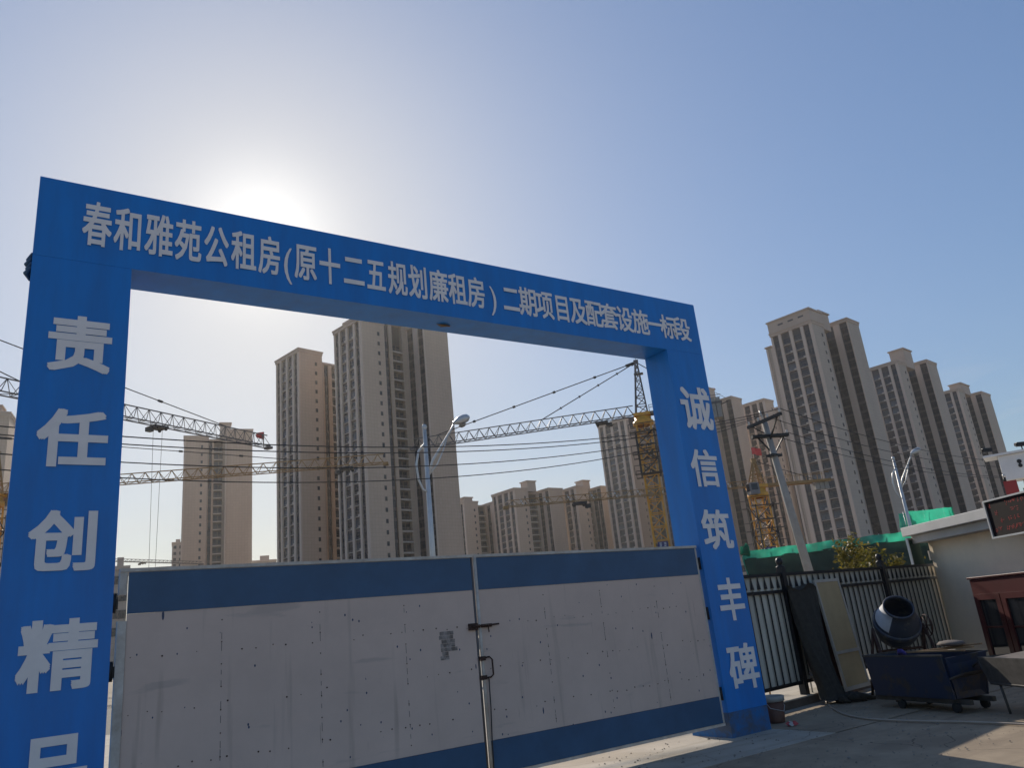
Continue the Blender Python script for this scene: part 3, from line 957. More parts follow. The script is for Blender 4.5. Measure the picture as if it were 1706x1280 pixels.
# ------------------------------------------------------------------ tower cranes
def lattice(mb, a, b, wd, ht, n, t, tri=False, mi=0, t2=None):
    a, b = Vector(a), Vector(b)
    d = (b - a).normalized()
    up = Vector((0, 0, 1)) if abs(d.z) < .9 else Vector((0, 1, 0))
    x = d.cross(up).normalized()
    y = x.cross(d)
    t2 = t2 or t * .6
    ch = [x * -wd / 2, x * wd / 2, y * ht] if tri else [x * -wd / 2 + y * -ht / 2, x * wd / 2 + y * -ht / 2, x * wd / 2 + y * ht / 2, x * -wd / 2 + y * ht / 2]
    for c in ch:
        mb.bar(a + c, b + c, t, mi)
    m = len(ch)
    for k in range(n):
        p, q = a.lerp(b, k / n), a.lerp(b, (k + 1) / n)
        mid = a.lerp(b, (k + .5) / n)
        for j in range(m):
            c0, c1 = ch[j], ch[(j + 1) % m]
            if tri and j == 0:
                mb.bar(p + c0, p + c1, t2, mi); mb.bar(p + c0, q + c1, t2, mi)
            elif tri:
                lo, hi = (c0, c1) if j == 1 else (c1, c0)
                mb.bar(p + lo, mid + hi, t2, mi); mb.bar(mid + hi, q + lo, t2, mi)
            else:
                mb.bar(p + c0, p + c1, t2, mi)
                if (k + j) % 2: mb.bar(p + c0, q + c1, t2, mi)
                else: mb.bar(p + c1, q + c0, t2, mi)


def crane(label, base, zs, az, L, cj=10, ah=7.0, mw=1.7, jh=1.3, jib_mat='crane_grey', mast_mat='yellow', flag='red', sign=False,
          ties=(.45, .85), trolley=.5, hook=None, thick=1.0, zb=0.0, climb=True, tie_end=None, white=False, cs=1, jthick=None, cwh=1.0):
    ang = rad(90 - az)
    root = thing('tower_crane', label, 'tower crane', (base[0], base[1], 0), ang, 'tower cranes on the site')
    T = thick
    J = jthick or thick
    mb = MB(); lattice(mb, (0, 0, zb), (0, 0, zs - .4), mw, mw, max(4, int((zs - zb) / (mw * .95))), .16 * T, t2=.085 * T)
    mb.build('mast', mast_mat, root)
    if climb:
        cf = MB(); z0, z1 = zs - 7.2, zs - 1.6
        lattice(cf, (0, 0, z0), (0, 0, z1), mw + .55, mw + .55, 3, .13 * T, t2=.09 * T)
        for zz in (z0 + .1, z0 + 2.6, z1 - .2):
            for s in (-1, 1):
                cf.box(-mw / 2 - 1.0, mw / 2 + 1.0, s * (mw / 2 + .65) - .35, s * (mw / 2 + .65) + .35, zz - .06, zz)
                cf.bar((-mw / 2 - 1, s * (mw / 2 + 1), zz + 1), (mw / 2 + 1, s * (mw / 2 + 1), zz + 1), .06 * T)
                for q in (-1, 0, 1):
                    cf.bar((q * (mw / 2 + 1), s * (mw / 2 + 1), zz), (q * (mw / 2 + 1), s * (mw / 2 + 1), zz + 1), .05 * T)
        cf.build('climbing_frame', 'crane_dark', root)
    sl = MB()
    sl.lathe([(mw * .5, zs - .8), (mw * .75, zs - .7), (mw * .75, zs - .2), (mw * .62, zs - .15), (mw * .62, zs + .35), (mw * .2, zs + .4)], 14)
    sl.box(-mw * .6, mw * .6, -mw * .6, mw * .6, zs + .42, zs + .8)
    sl.build('slewing_unit', mast_mat, root)
    cb = MB()
    cb.box(.6, 1.8, cs * (mw * .6), cs * (mw * .6 + 1.1), zs - .5, zs + .9, 0)
    cb.box(1.8, 1.83, cs * (mw * .6 + .12), cs * (mw * .6 + .98), zs - .1, zs + .8, 1)
    cb.box(.8, 1.6, cs * (mw * .6 + 1.1), cs * (mw * .6 + 1.13), zs, zs + .75, 1)
    cb.build('cab', ['rail', 'glass'], root)
    th = MB()
    top = Vector((-.25, 0, zs + ah))
    legs = [Vector((x, y, zs + .8)) for x, y in ((.75, .7), (.75, -.7), (-.75, -.7), (-.75, .7))]
    tops = [top + Vector((x, y, 0)) for x, y in ((.14, .14), (.14, -.14), (-.14, -.14), (-.14, .14))]
    for a, b in zip(legs, tops): th.bar(a, b, .15 * T)
    n = 6
    for k in range(n):
        for j in range(4):
            a0, a1 = legs[j].lerp(tops[j], k / n), legs[(j + 1) % 4].lerp(tops[(j + 1) % 4], k / n)
            b1 = legs[(j + 1) % 4].lerp(tops[(j + 1) % 4], (k + 1) / n)
            th.bar(a0, a1, .07 * T); th.bar(a0, b1, .07 * T)
    th.box(top.x - .7, top.x + .5, -.45, .45, zs + ah - 1.5, zs + ah - 1.42)
    th.box(top.x - .3, top.x + .3, -.18, .18, zs + ah, zs + ah + .5)
    th.build('tower_head', jib_mat if jib_mat != 'yellow' else 'yellow', root)
    jb = MB()
    lattice(jb, (1.0, 0, zs + .7), (L, 0, zs + .7), 1.15, jh, int(L / 1.45), .13 * J, True, t2=.07 * J)
    jb.box(L - .1, L + .5, -.45, .45, zs + .45, zs + .75)
    if white:
        k = 3
        while k < L:
            jb.bar((k, -.62, zs + .8), (k + .45, -.62, zs + jh + .9), .12, 1); k += 2.9
    jb.build('jib', [jib_mat, 'white_box'], root)
    cjm = MB()
    for s in (-.6, .6):
        cjm.bar((-1.0, s, zs + .7), (-cj, s, zs + .7), .22 * T, 0, .3)
        cjm.bar((-1.0, s, zs + 1.7), (-cj, s, zs + 1.7), .05 * T)
        for k in range(int(cj / 1.5)):
            cjm.bar((-1 - k * 1.5, s, zs + .8), (-1 - k * 1.5, s, zs + 1.7), .05 * T)
    for k in range(int(cj)):
        cjm.bar((-1 - k, -.6, zs + .7), (-1.9 - k, .6, zs + .7), .08 * T)
    cjm.build('counter_jib', jib_mat, root)
    cw = MB()
    for k in range(3):
        cw.box(-cj + .2 + k * .62, -cj + .75 + k * .62, -.7 * cwh, .7 * cwh, zs + .5 - 1.7 * cwh, zs + .5 + .8 * cwh)
    cw.build('counterweight', 'concrete_pole', root)
    ap = top + Vector((0, 0, .2))
    for f in ties:
        tb = MB(); e = Vector((L * f, 0, zs + .7 + jh))
        s0 = ap
        tb.bar(s0, e, .075 * T)
        nn = 5
        for q in range(1, nn):
            p0, p1 = s0.lerp(e, q / nn - .006), s0.lerp(e, q / nn + .006)
            tb.bar(p0, p1, .2 * T)
        tb.bar(s0, s0.lerp(e, .05), .22 * T)
        tb.build('tie_bar', 'crane_dark', root)
    tb = MB(); tb.bar(ap, (-cj + 1.5, 0, zs + .9), .075 * T); tb.build('tie_bar', 'crane_dark', root)
    tr = MB(); x = L * trolley
    tr.box(x - .8, x + .8, -.7, .7, zs + .28, zs + .5)
    for q in (-.6, .6):
        for s in (-.5, .5): tr.tube([(x + q, s - .06, zs + .22), (x + q, s + .06, zs + .22)], .17, 8)
    tr.box(x - 1.3, x - .7, -.3, .3, zs - .2, zs + .24)
    tr.build('trolley', 'crane_dark', root)
    if hook:
        hk = MB()
        for s in (-.55, .55): hk.bar((x + s, 0, zs + .3), (x + s * .6, 0, zs - hook), .028)
        hk.build('hoist_rope', 'crane_grey', root)
        hb = MB(); hb.box(x - .4, x + .4, -.15, .15, zs - hook - .9, zs - hook)
        hb.tube([(x, 0, zs - hook - .9), (x, 0, zs - hook - 1.3), (x + .18, 0, zs - hook - 1.5), (x + .3, 0, zs - hook - 1.25)], .07, 6)
        hb.build('hook_block', 'yellow', root)
    if flag:
        fp = MB(); z0 = zs + ah + .5
        fp.tube([(top.x, 0, z0), (top.x, 0, z0 + 1.5)], .03, 6)
        fp.build('flag_pole', 'crane_grey', root)
        fl = MB()
        n = 8
        for i in range(n + 1):
            xx = top.x - 1.2 * i / n
            yy = .16 * math.sin(i * .9)
            dr = .3 * (i / n) ** 1.5
            fl.v += [(xx, yy, z0 + .55 - dr), (xx, yy, z0 + 1.4 - dr * .7), (xx, yy + .015, z0 + .55 - dr), (xx, yy + .015, z0 + 1.4 - dr * .7)]
        for i in range(n):
            a = i * 4
            fl.face([a, a + 4, a + 5, a + 1], 0, True); fl.face([a + 2, a + 3, a + 7, a + 6], 0, True)
        fl.build('flag', flag, root)
    if sign:
        sg = MB(); zz, hw = sign, .62
        R_ = Matrix.Rotation(-ang, 4, 'Z')
        # plate turned towards the street, two rows of pale marks on it
        c_, s_ = math.cos(rad(-40) - ang), math.sin(rad(-40) - ang)
        def q(u, d, z): return (u * c_ + d * s_, u * s_ - d * c_, z)
        def plate(u0, u1, d0, d1, z0, z1, mi):
            sg.hexa([q(u0, d0, z0), q(u1, d0, z0), q(u1, d1, z0), q(u0, d1, z0), q(u0, d0, z1), q(u1, d0, z1), q(u1, d1, z1), q(u0, d1, z1)], mi)
        plate(-hw, hw, mw * .8, mw * .8 + .06, zz, zz + 1.35, 0)
        for r_ in (0, 1):
            for q_ in (-1, 1):
                x0 = q_ * .27
                for zo, x1, x2 in ((.0, -.13, .10), (.18, -.10, .13), (.34, -.13, .13)):
                    plate(x0 + x1, x0 + x2, mw * .8 + .061, mw * .8 + .08, zz + .14 + r_ * .62 + zo, zz + .24 + r_ * .62 + zo, 1)
        sg.build('number_plate', ['purple', 'white_box'], root)
    return root


def crane_at(label, mpx, rho_mast, slew_py, tip_px, tip_py, **kw):
    """mast foot under pixel (mpx, slew_py) at distance rho; jib runs level to the pixel of its tip"""
    p = at(mpx, slew_py, rho_mast)
    t = on_z(tip_px, tip_py, p.z + .7)
    az = math.degrees(math.atan2(t.x - p.x, t.y - p.y))
    L = math.hypot(t.x - p.x, t.y - p.y)
    return crane(label, (p.x, p.y), p.z, az, L, **kw)


crane_at('near yellow crane by the right pillar with red flag and grey jib reaching left', 1071, 97, 700, 690, 748, ties=(.42, .9), jthick=.85, trolley=.17, sign=at(1115, 921, 96).z, cs=-1, ah=7.6, thick=1.3, mw=1.75, jh=1.35)
crane_at('shorter yellow crane right of the right pillar with pink flag and counter jib', 1262, 100, 820, 845, 845, ties=(), trolley=.72, sign=at(1277, 932, 99).z, ah=3.7, mw=1.7, jh=.75, jthick=.6, jib_mat='jib_brown', flag='pink', cwh=.5, cj=9.5, white=True)
crane_at('crane at the left photo edge with a long jib running behind the left pillar', -14, 102, 834, 640, 772, ties=(.78,), trolley=.9, ah=7, jthick=.75, jib_mat='jib_brown', mw=1.7, jh=1.1, flag=None)
# crane whose mast stands left of the picture: jib crosses the top of the left pillar
p0, p1 = on_z(0, 655, 25.7), on_z(445, 745, 25.7)
dv = Vector((p1.x - p0.x, p1.y - p0.y)).normalized()
mb0 = (p0.x - dv.x * 20, p0.y - dv.y * 20)
crane('dark grey crane jib sloping down behind the left pillar to a red pennant', mb0, 25, math.degrees(math.atan2(dv.x, dv.y)), math.hypot(p1.x - mb0[0], p1.y - mb0[1]),
      ties=(.42, .88), jthick=.8, trolley=.70, hook=17, ah=8.0, jh=1.45, jib_mat='crane_grey', mast_mat='crane_grey', flag=None)
mbp = MB(); zc = 25 + .7
fx = p1
mbp.tube([(fx.x - .4, fx.y, zc), (fx.x - .4, fx.y, zc + 1.9)], .035, 6, 1)
mbp.hexa([(fx.x - .4, fx.y, zc + .9), (fx.x - 1.3, fx.y + .1, zc + 1.2), (fx.x - 1.3, fx.y + .13, zc + 1.2), (fx.x - .4, fx.y + .03, zc + .9),
          (fx.x - .4, fx.y, zc + 1.9), (fx.x - 1.3, fx.y + .1, zc + 1.75), (fx.x - 1.3, fx.y + .13, zc + 1.75), (fx.x - .4, fx.y + .03, zc + 1.9)], 0)
tag(mbp.build('pennant', ['red', 'crane_grey']), 'small red pennant at the tip of the grey jib in the gate opening', 'flag')
pz = at(1187, 651, 400)
crane('distant crane head poking above the roof beside the right pillar', (pz.x, pz.y), pz.z - 7, -60, 26, ah=6.5, mw=2.6, flag='pink', ties=(), climb=False, thick=2.2, zb=40)
pz = at(120, 938, 250)
tt = on_z(285, 923, pz.z + .7)
crane('far thin crane jib low on the horizon right of the left pillar', (pz.x, pz.y), pz.z, 60, 45, ah=5, ties=(), climb=False, jh=.8, flag=None, jib_mat='crane_grey', mast_mat='crane_grey')


# ------------------------------------------------------------------ street lamps
def street_lamp(label, foot, hgt, az, scale=1.0):
    root = thing('street_lamp', label, 'street lamp', (foot[0], foot[1], 0), rad(90 - az), 'street lamps along the road')
    mb = MB(); mb.tube([(0, 0, 0), (0, 0, hgt * .5), (0, 0, hgt)], [.13, .11, .075], 12)
    mb.lathe([(.0, hgt + .16), (.08, hgt + .12), (.11, hgt + .02), (.08, hgt - .06), (.06, hgt - .1)], 12)
    mb.build('pole', 'galv', root)
    mb = MB(); mb.box(-.22, .22, -.22, .22, 0.0, .5); mb.build('base', 'galv', root)
    h0 = hgt - 2.1
    mb = MB()
    arm = [(0.0, .0, h0), (.25, 0, h0 + .75), (.8, 0, h0 + 1.55), (1.15, 0, h0 + 2.05), (1.32, 0, h0 + 2.35)]
    mb.tube(arm, [.05, .05, .045, .04, .04], 10)
    mb.tube([(.0, .0, h0 + .1), (.45, 0, h0 + .62), (.75, 0, h0 + 1.2), (.95, 0, h0 + 1.75)], .03, 8)
    mb.tube([(0, 0, hgt - .62), (-.3, 0, hgt - .95), (-.43, 0, hgt - 1.5), (-.38, 0, hgt - 2.1), (-.22, 0, hgt - 2.5), (0, 0, hgt - 2.6)], .045, 10)
    mb.build('arm', 'galv', root)
    mb = MB()
    a0 = Vector(arm[-1])
    m4 = Matrix.Translation(a0) @ Matrix.Rotation(rad(68), 4, 'Y') @ Matrix.Diagonal((1.0, 1.25, 1, 1))
    mb.lathe([(.04, -.08), (.1, .05), (.17, .22), (.19, .42), (.16, .60), (.08, .70), (.0, .72)], 14, 0, m4)
    hd = mb.build('lamp_head', 'galv', root)
    mb = MB()
    m5 = Matrix.Translation(a0 + Vector((.33, 0, -.05))) @ Matrix.Rotation(rad(158), 4, 'Y')
    mb.lathe([(.16, 0.0), (.15, .08), (.08, .13), (0, .14)], 14, 0, m5)
    mb.build('diffuser', 'lamp_glass', hd)
    return root


l1 = at(712, 790, 30); street_lamp('near grey street lamp standing in front of the tallest tower in the gate opening', (l1.x, l1.y), 9.55, 97)
l2 = at(1497, 800, 55); street_lamp('far street lamp in front of the big towers, right of the power pole', (l2.x, l2.y), 9.55, 118)

# ------------------------------------------------------------------ power pole and lines
PB = at(1358, 953, 32); PB.z = 0
PT = at(1272, 700, 32)
pole = thing('power_pole', 'leaning-looking concrete power pole with two wooden crossarms right of the gate', 'power pole', PB)
mb = MB(); pt = PT - PB; mb.tube([(0, 0, 0), tuple(pt * .5), tuple(pt)], [.19, .155, .115], 14); mb.build('pole', 'concrete_pole', pole)
ua0, ua1 = on_z(1246, 713, 8.45) - PB, on_z(1301, 689, 8.45) - PB
la0, la1 = on_z(1252, 729, 7.9) - PB, on_z(1312, 725, 7.9) - PB
mid = (ua0 + ua1) / 2; mid.z = 0
mb = MB(); mb.bar(ua0, ua1, .10, 0, .12); mb.bar(ua0.lerp(ua1, .1) + Vector((0, 0, .0)), pt * (7.95 / pt.z), .045); mb.bar(ua0.lerp(ua1, .9), pt * (7.7 / pt.z), .055)
mb.build('crossarm', 'dark_iron', pole)
off = Vector((-.12, -.2, 0))
mb = MB(); mb.bar(la0, la1, .11, 0, .13); mb.bar(la0 + off * .5, la1 + off * .5, .09, 0, .11)
mb.bar(la0.lerp(la1, .15), pt * (7.15 / pt.z), .05); mb.bar(la0.lerp(la1, .9), pt * (7.1 / pt.z), .05)
q = pt * (7.1 / pt.z); mb.box(q.x - .3, q.x + .3, q.y - .17, q.y + .17, 7.05, 7.14)
mb.build('crossarm', 'dark_iron', pole)
mb = MB(); mb.tube([tuple(pt), tuple(pt + Vector((-.08, .05, .4)))], .03, 8); mb.build('top_pin', 'insul', pole)


def insul(p):
    m = MB()
    m.lathe([(.02, -.02), (.03, .02), (.05, .05), (.035, .08), (.05, .11), (.03, .15), (.0, .17)], 8, 0, Matrix.Translation(p))
    m.build('insulator', 'insul', pole)


def wire(label, pts, r=.014):
    m = MB(); m.tube(pts, r, 6)
    return tag(m.build('power_line', 'wire'), label, 'cable', 'power lines on the pole')


def hang(a, b, sag, n=40):
    a, b = Vector(a), Vector(b)
    return [a.lerp(b, k / n) - Vector((0, 0, 4 * sag * (k / n) * (1 - k / n))) for k in range(n + 1)]


def lowest_fit(pts, xs):
    return None


WL = {'topmost': [(0, 711), (203, 728), (450, 740.3), (780, 742), (1000, 733)], 'second': [(0, 724), (203, 740.4), (450, 752.6), (780, 752.6), (1000, 737)],
      'third': [(0, 756), (203, 771), (450, 780), (780, 773), (1000, 752)], 'lowest': [(0, 782), (203, 798.8), (450, 803), (780, 792), (1000, 767)]}
import numpy as np
for k, (n, px) in enumerate(WL.items()):
    f = (.97, .62, .34, .05)[k]
    a = ua0.lerp(ua1, f) + PB
    insul(ua0.lerp(ua1, f) + Vector((0, 0, .06)))
    xs, zs = [], []
    for q in px:
        d = ray(*q)
        h_ = EYE + d * (a.y / d.y)
        xs.append(h_.x); zs.append(h_.z)
    xs.append(a.x); zs.append(a.z + .2)
    co = np.polyfit(xs, zs, 2, w=[1, 1, 1, 1, 1, 1.5])
    pts = [Vector((a.x + (-14 - a.x) * t / 60, a.y, float(np.polyval(co, a.x + (-14 - a.x) * t / 60)))) for t in range(61)]
    pts[0] = a + Vector((0, 0, .2))
    wire('%s of the four black wires crossing the gate opening to the pole' % n, pts)
for k, (n, st, sz, dr) in enumerate((('first', ua1, .2, 3.2), ('second', ua0.lerp(ua1, .62), .1, 3.2), ('third', la1, .12, 3.6), ('last', la0.lerp(la1, .45), .12, 3.6))):
    a = st + PB + Vector((0, 0, sz))
    if k > 1: insul(st + Vector((0, 0, .06)))
    b = a + Vector((33.0, 3.3, -.1))
    wire('%s wire from the top on the stretch from the pole to the right photo edge' % ('topmost' if n == 'first' else n if n != 'last' else 'lowest'), hang(a, b, .95))

# ------------------------------------------------------------------ netted building
def netted(label, a, b, dp, z0, z1, band, group):
    a, b = Vector((a.x, a.y, 0)), Vector((b.x, b.y, 0))
    d = b - a; L = d.length
    root = thing('netted_scaffold', label, 'scaffolded building', a, math.atan2(d.y, d.x), group)
    mb = MB(); mb.box(.8, L - .8, .9, dp, z0, z1 - band)
    for k in range(int(L / 3.5)):
        mb.box(1 + k * 3.5, 1.35 + k * 3.5, .88, .9, z0, z1 - band)
    mb.build('concrete_frame', 'concrete_pole', root)
    nx, nz = max(6, int(L * 3)), max(4, int((z1 - z0) * 2))
    mb = MB()
    def sheet(fx, z0=z0, z1=z1):
        nz = max(3, int((z1 - z0) * 2)); b0 = len(mb.v)
        for j in range(nz + 1):
            for i in range(nx + 1):
                u = i / nx
                bul = .10 * math.sin(u * L * 1.9 + j) + .06 * math.sin(u * L * 4.3 - j * 1.7) + random.uniform(-.05, .05)
                zz = z0 + (z1 - z0) * j / nz - (.05 * abs(math.sin(u * L * .9)) + random.uniform(0, .05) if j == nz else 0)
                mb.v.append(fx(u, bul, zz))
        for j in range(nz):
            for i in range(nx):
                q = b0 + j * (nx + 1) + i
                mb.face([q, q + 1, q + nx + 2, q + nx + 1], 0, True)
    zs_ = z1 - band if z0 == 0 else z0
    if z0 == 0:
        sheet(lambda u, w_, z: (u * L, w_ + .08, z), z0, zs_ + .15)
        mb.build('lower_net', 'net_dark', root)
        mb = MB()
    sheet(lambda u, w_, z: (u * L, w_, z), zs_, z1)
    o = mb.build('net', 'net', root)
    mb = MB(); sheet(lambda u, w_, z: (L + w_, u * dp, z)); sheet(lambda u, w_, z: (w_, u * dp, z))
    mb.build('net', 'net', root)
    mb = MB()
    k = 0.0
    while k <= L:
        mb.tube([(k, .55, z0), (k, .55, z1 + .05)], .03, 6); k += 1.8
    zz = z0 + 1.2
    while zz < z1:
        mb.tube([(0, .6, zz), (L, .6, zz)], .03, 6); zz += 1.2
    mb.build('scaffold_pole', 'galv', root)
    return root


na, nb = at(1236, 915, 70), at(1562, 884, 70)
netted('long low building wrapped in green netting behind the iron fence', na, nb, 16, 0.0, 5.9, 0.75, 'green netted buildings')
na, nb = at(1512, 862, 76), at(1588, 850, 78)
netted('small upper storey wrapped in bright green netting above the guardhouse roof', na, nb, 1.6, 4.6, at(1550, 848, 77).z, 2.6, 'green netted buildings')
nl = at(1241, 913, 69.5)
mb = MB()
for k in range(9):
    a = k * .7
    mb.tube([(nl.x - .5 + .1 * k, nl.y, 5.6 - .02 * k), (nl.x - .3 + .1 * k + .1 * math.sin(a), nl.y + .1 * math.cos(a), 6.2), (nl.x - .1 + .08 * k, nl.y, 6.5 - .08 * abs(k - 4))], [.16, .14, .05], 6)
tag(mb.build('net_bundle', 'net'), 'loose clump of green netting at the left end of the long netted building', 'netting')


# ------------------------------------------------------------------ shrubs
def shrub(label, foot, hgt, rx, n, leaf='leaf', group=None, base=0.0, size=.055):
    root = thing('shrub', label, 'shrub', (foot[0], foot[1], base), 0, group)
    st = MB(); cr = MB()
    tips = []
    for k in range(11):
        a = random.uniform(0, 6.28); r = rx * random.uniform(.25, 1.0)
        hh = hgt * random.uniform(.6, 1.0) * (1.0 - .25 * r / rx)
        p = [Vector((0, 0, 0)), Vector((math.cos(a) * r * .35, math.sin(a) * r * .35, hh * .5)), Vector((math.cos(a) * r, math.sin(a) * r, hh))]
        st.tube(p, [.03, .02, .006], 5)
        tips += [p[1].lerp(p[2], t) for t in (.1, .35, .6, .85, 1)]
    for k in range(n):
        c = random.choice(tips) + Vector((random.gauss(0, .11), random.gauss(0, .11), random.gauss(0, .11))) * (rx / .6)
        if c.z < .1: c.z = .15
        s = size * random.uniform(.6, 1.4)
        u = Vector((random.gauss(0, 1), random.gauss(0, 1), random.gauss(0, .7))).normalized()
        v = u.cross(Vector((random.gauss(0, 1), random.gauss(0, 1), random.gauss(0, 1)))).normalized()
        b = len(cr.v)
        cr.v += [tuple(c - u * s), tuple(c + v * s * .42), tuple(c + u * s), tuple(c - v * s * .42)]
        cr.face([b, b + 1, b + 2, b + 3])
    st.build('stem', 'stem', root)
    cr.build('crown', leaf, root)
    return root


f1 = at(1424, 950, 21); shrub('larger yellowing shrub behind the fence, left of the far street lamp', (f1.x, f1.y), at(1412, 897, 21).z + .15, .62, 5200, group='yellowing shrubs behind the fence')
f1 = at(1453, 950, 20); shrub('bushy yellow green shrub behind the fence, between the taller one and the lamp foot', (f1.x, f1.y), at(1450, 908, 20).z + .15, .6, 4200, group='yellowing shrubs behind the fence')
f1 = at(1508, 945, 21); shrub('small yellowing shrub behind the fence at the foot of the far street lamp', (f1.x, f1.y), at(1508, 914, 21).z + .15, .5, 3600, group='yellowing shrubs behind the fence')

# ------------------------------------------------------------------ iron fence with sheet backing, kerb
FA = rad(90 - 83)
FO = Vector((8.72, 8.37, 0))


fdir = Vector((math.cos(FA), math.sin(FA), 0)); fn = Vector((math.sin(FA), -math.cos(FA), 0))


def fence_pt(x, off, z=0.0): return FO + fdir * x + fn * off + Vector((0, 0, z))


def where_on_fence(px, py, off):
    d = ray(px, py); n = fn
    k = (FO + fn * off - EYE).dot(n) / d.dot(n)
    p = EYE + d * k
    return (p - FO).dot(fdir), p.z


def fence(label, org, ang, L, posts, top=2.03):
    root = thing('iron_fence', label, 'fence', org, ang, 'iron fences beside the gate')
    mb = MB()
    n = int(L / .155)
    prev = None
    # backing: trapezoid corrugated sheet behind the bars
    xs = []
    x = 0
    while x < L:
        xs += [(x, .045), (x + .06, .045), (x + .072, .016), (x + .178, .016), (x + .19, .045)]
        x += .19
    for (x0, y0), (x1, y1) in zip(xs, xs[1:]):
        if x1 - x0 < 1e-5: continue
        b = len(mb.v)
        for z in (.30, 2.0):
            mb.v += [(x0, y0, z), (x1, y1, z), (x1, y1 + .006, z), (x0, y0 + .006, z)]
        for q in ((0, 1, 5, 4), (2, 3, 7, 6), (4, 5, 6, 7), (3, 2, 1, 0)):
            mb.face([b + i for i in q])
    mb.build('backing_sheet', 'sheet', root)
    mb = MB()
    for z, h in ((top - .02, .05), (top - .29, .05), (.32, .05)):
        mb.box(0, L, -.02, .025, z - h / 2, z + h / 2)
    mb.build('rail', 'dark_iron', root)
    mb = MB()
    k = .035
    while k < L - .03:
        mb.box(k - .012, k + .012, -.005, .006, .345, top - .318)
        # spear head between the two top rails
        b = len(mb.v); z0, z1 = top - .264, top - .05
        mb.v += [(k - .04, 0, z0 + .03), (k + .04, 0, z0 + .03), (k, 0, z1), (k - .04, .012, z0 + .03), (k + .04, .012, z0 + .03), (k, .012, z1)]
        for q in ((0, 1, 2), (5, 4, 3), (0, 3, 4, 1), (1, 4, 5, 2), (2, 5, 3, 0)): mb.face([b + i for i in q])
        k += .19
    mb.build('picket', 'dark_iron', root)
    for x in posts:
        mb = MB(); mb.box(x - .055, x + .055, -.05, .06, 0, top + .10)
        po = mb.build('post', 'dark_iron', root)
        mb = MB(); mb.lathe([(.0, top + .26), (.04, top + .245), (.062, top + .2), (.05, top + .15), (.03, top + .13), (.07, top + .11), (.07, top + .095)], 14, 0, Matrix.Translation((x, .005, 0)))
        mb.build('ball_cap', 'dark_iron', po)
    return root


fence('black spear-topped fence with grey sheet behind it, between right pillar and guardhouse', FO, FA, 10.4, (where_on_fence(1303, 960, 0)[0], where_on_fence(1469, 950, 0)[0], 8.6))
fence('short dark fence left of the left pillar at the photo edge', (-4.05, 7.95, 0), 0, 4.0, (.1, 2.0, 3.9))
km = mat('shaded kerb face', (0.17, 0.125, 0.095), .9, var=.2, scale=3)  # riser colour darkened for shade, while the top stays bright as if sunlit
kb = MB(); kb.box(0.0, 11.2, -.10, .35, 0, .115); kb.box(-.01, 11.2, -.11, .36, .1155, .135, 1)
k_ = kb.build('kerb', [km, cm], None, FO, FA); k_['kind'] = 'structure'

# ------------------------------------------------------------------ guardhouse
HC = Vector((16.75, 9.25, 0))
HA = math.atan2(-.866, -.5)             # wall runs from the corner towards the camera
house = thing('guardhouse', 'low white plastered guardhouse with a projecting flat roof at the right edge', 'guardhouse', HC, HA)
mb = MB(); mb.box(0, 7.5, 0, 5.0, 0, 2.47); mb.build('wall', 'house', house)
mb = MB(); mb.box(-.06, 7.9, -.5, 5.4, 2.64, 2.83); mb.box(-.03, 7.7, -.33, 5.2, 2.472, 2.638)
bevel(mb.build('roof', 'roof_slab', house), .012)
mb = MB(); mb.box(-.05, 0, -.03, .06, 2.1, 2.3); mb.build('wall_lamp', 'insul', house)
WD = Vector((-.5, -.866, 0)); WN = Vector((-.866, .5, 0))


def wall_hit(px, py, off):
    d = ray(px, py); k = (HC + WN * off - EYE).dot(WN) / d.dot(WN)
    p = EYE + d * k
    return (p - HC).dot(WD), p.z


ls, lt = wall_hit(1641, 838, .54)
_, lb_ = wall_hit(1658, 895, .54)
# display board fixed on the roof edge
led = thing('display_board', 'dark red-dot text display in a white frame on the guardhouse roof edge', 'display board', HC + WD * ls + WN * .51 + Vector((0, 0, lb_)), HA)
lh = lt - lb_
mb = MB()
mb.box(-.035, 0, -.06, .0, -.03, lh + .03); mb.box(2.2, 2.235, -.06, .0, -.03, lh + .03); mb.box(.001, 2.199, -.06, .0, lh, lh + .03); mb.box(.001, 2.199, -.06, .0, -.03, 0)
mb.build('frame', 'galv', led)
mb = MB(); mb.box(.001, 2.199, -.035, -.002, .001, lh - .001); mb.build('screen', 'led_black', led)
lm = bpy.data.materials.new('red display dots'); lm.use_nodes = True
lb = lm.node_tree.nodes['Principled BSDF']; lb.inputs['Base Color'].default_value = (.3, .02, .02, 1)
lb.inputs['Emission Color'].default_value = (1, .07, .05, 1); lb.inputs['Emission Strength'].default_value = .05
mb = MB()
for row, zz in enumerate((lh * .82, lh * .6, lh * .38, lh * .14)):
    x = .08
    while x < 2.1:
        if random.random() < (.62 if x > .5 or row > 1 else .15):
            for q in range(random.randint(3, 7)):
                dx, dz = random.choice(range(6)) * .012, random.choice(range(6)) * .012
                if random.random() < .5: mb.box(x + dx, x + dx + .035, -.0375, -.0352, zz + dz, zz + dz + .007)
                else: mb.box(x + dx, x + dx + .007, -.0377, -.0353, zz + dz - .02, zz + dz + .012)
        x += .105
mb.build('lit_dots', lm, led)
# dark panel in a pale frame closing the gap between fence and house corner
cp = HC + Vector((-.47, .17, 0))
pan = thing('corner_panel', 'dark panel in a pale frame between far lamp foot and guardhouse corner', 'panel', cp, rad(4))
mb = MB(); mb.box(.03, .50, 0, .03, .1, 2.56); mb.build('sheet', 'net_dark', pan)
mb = MB(); mb.box(0, .52, -.01, .04, 2.562, 2.60); mb.box(0, .028, -.01, .04, 0, 2.56); mb.build('frame', 'galv', pan)
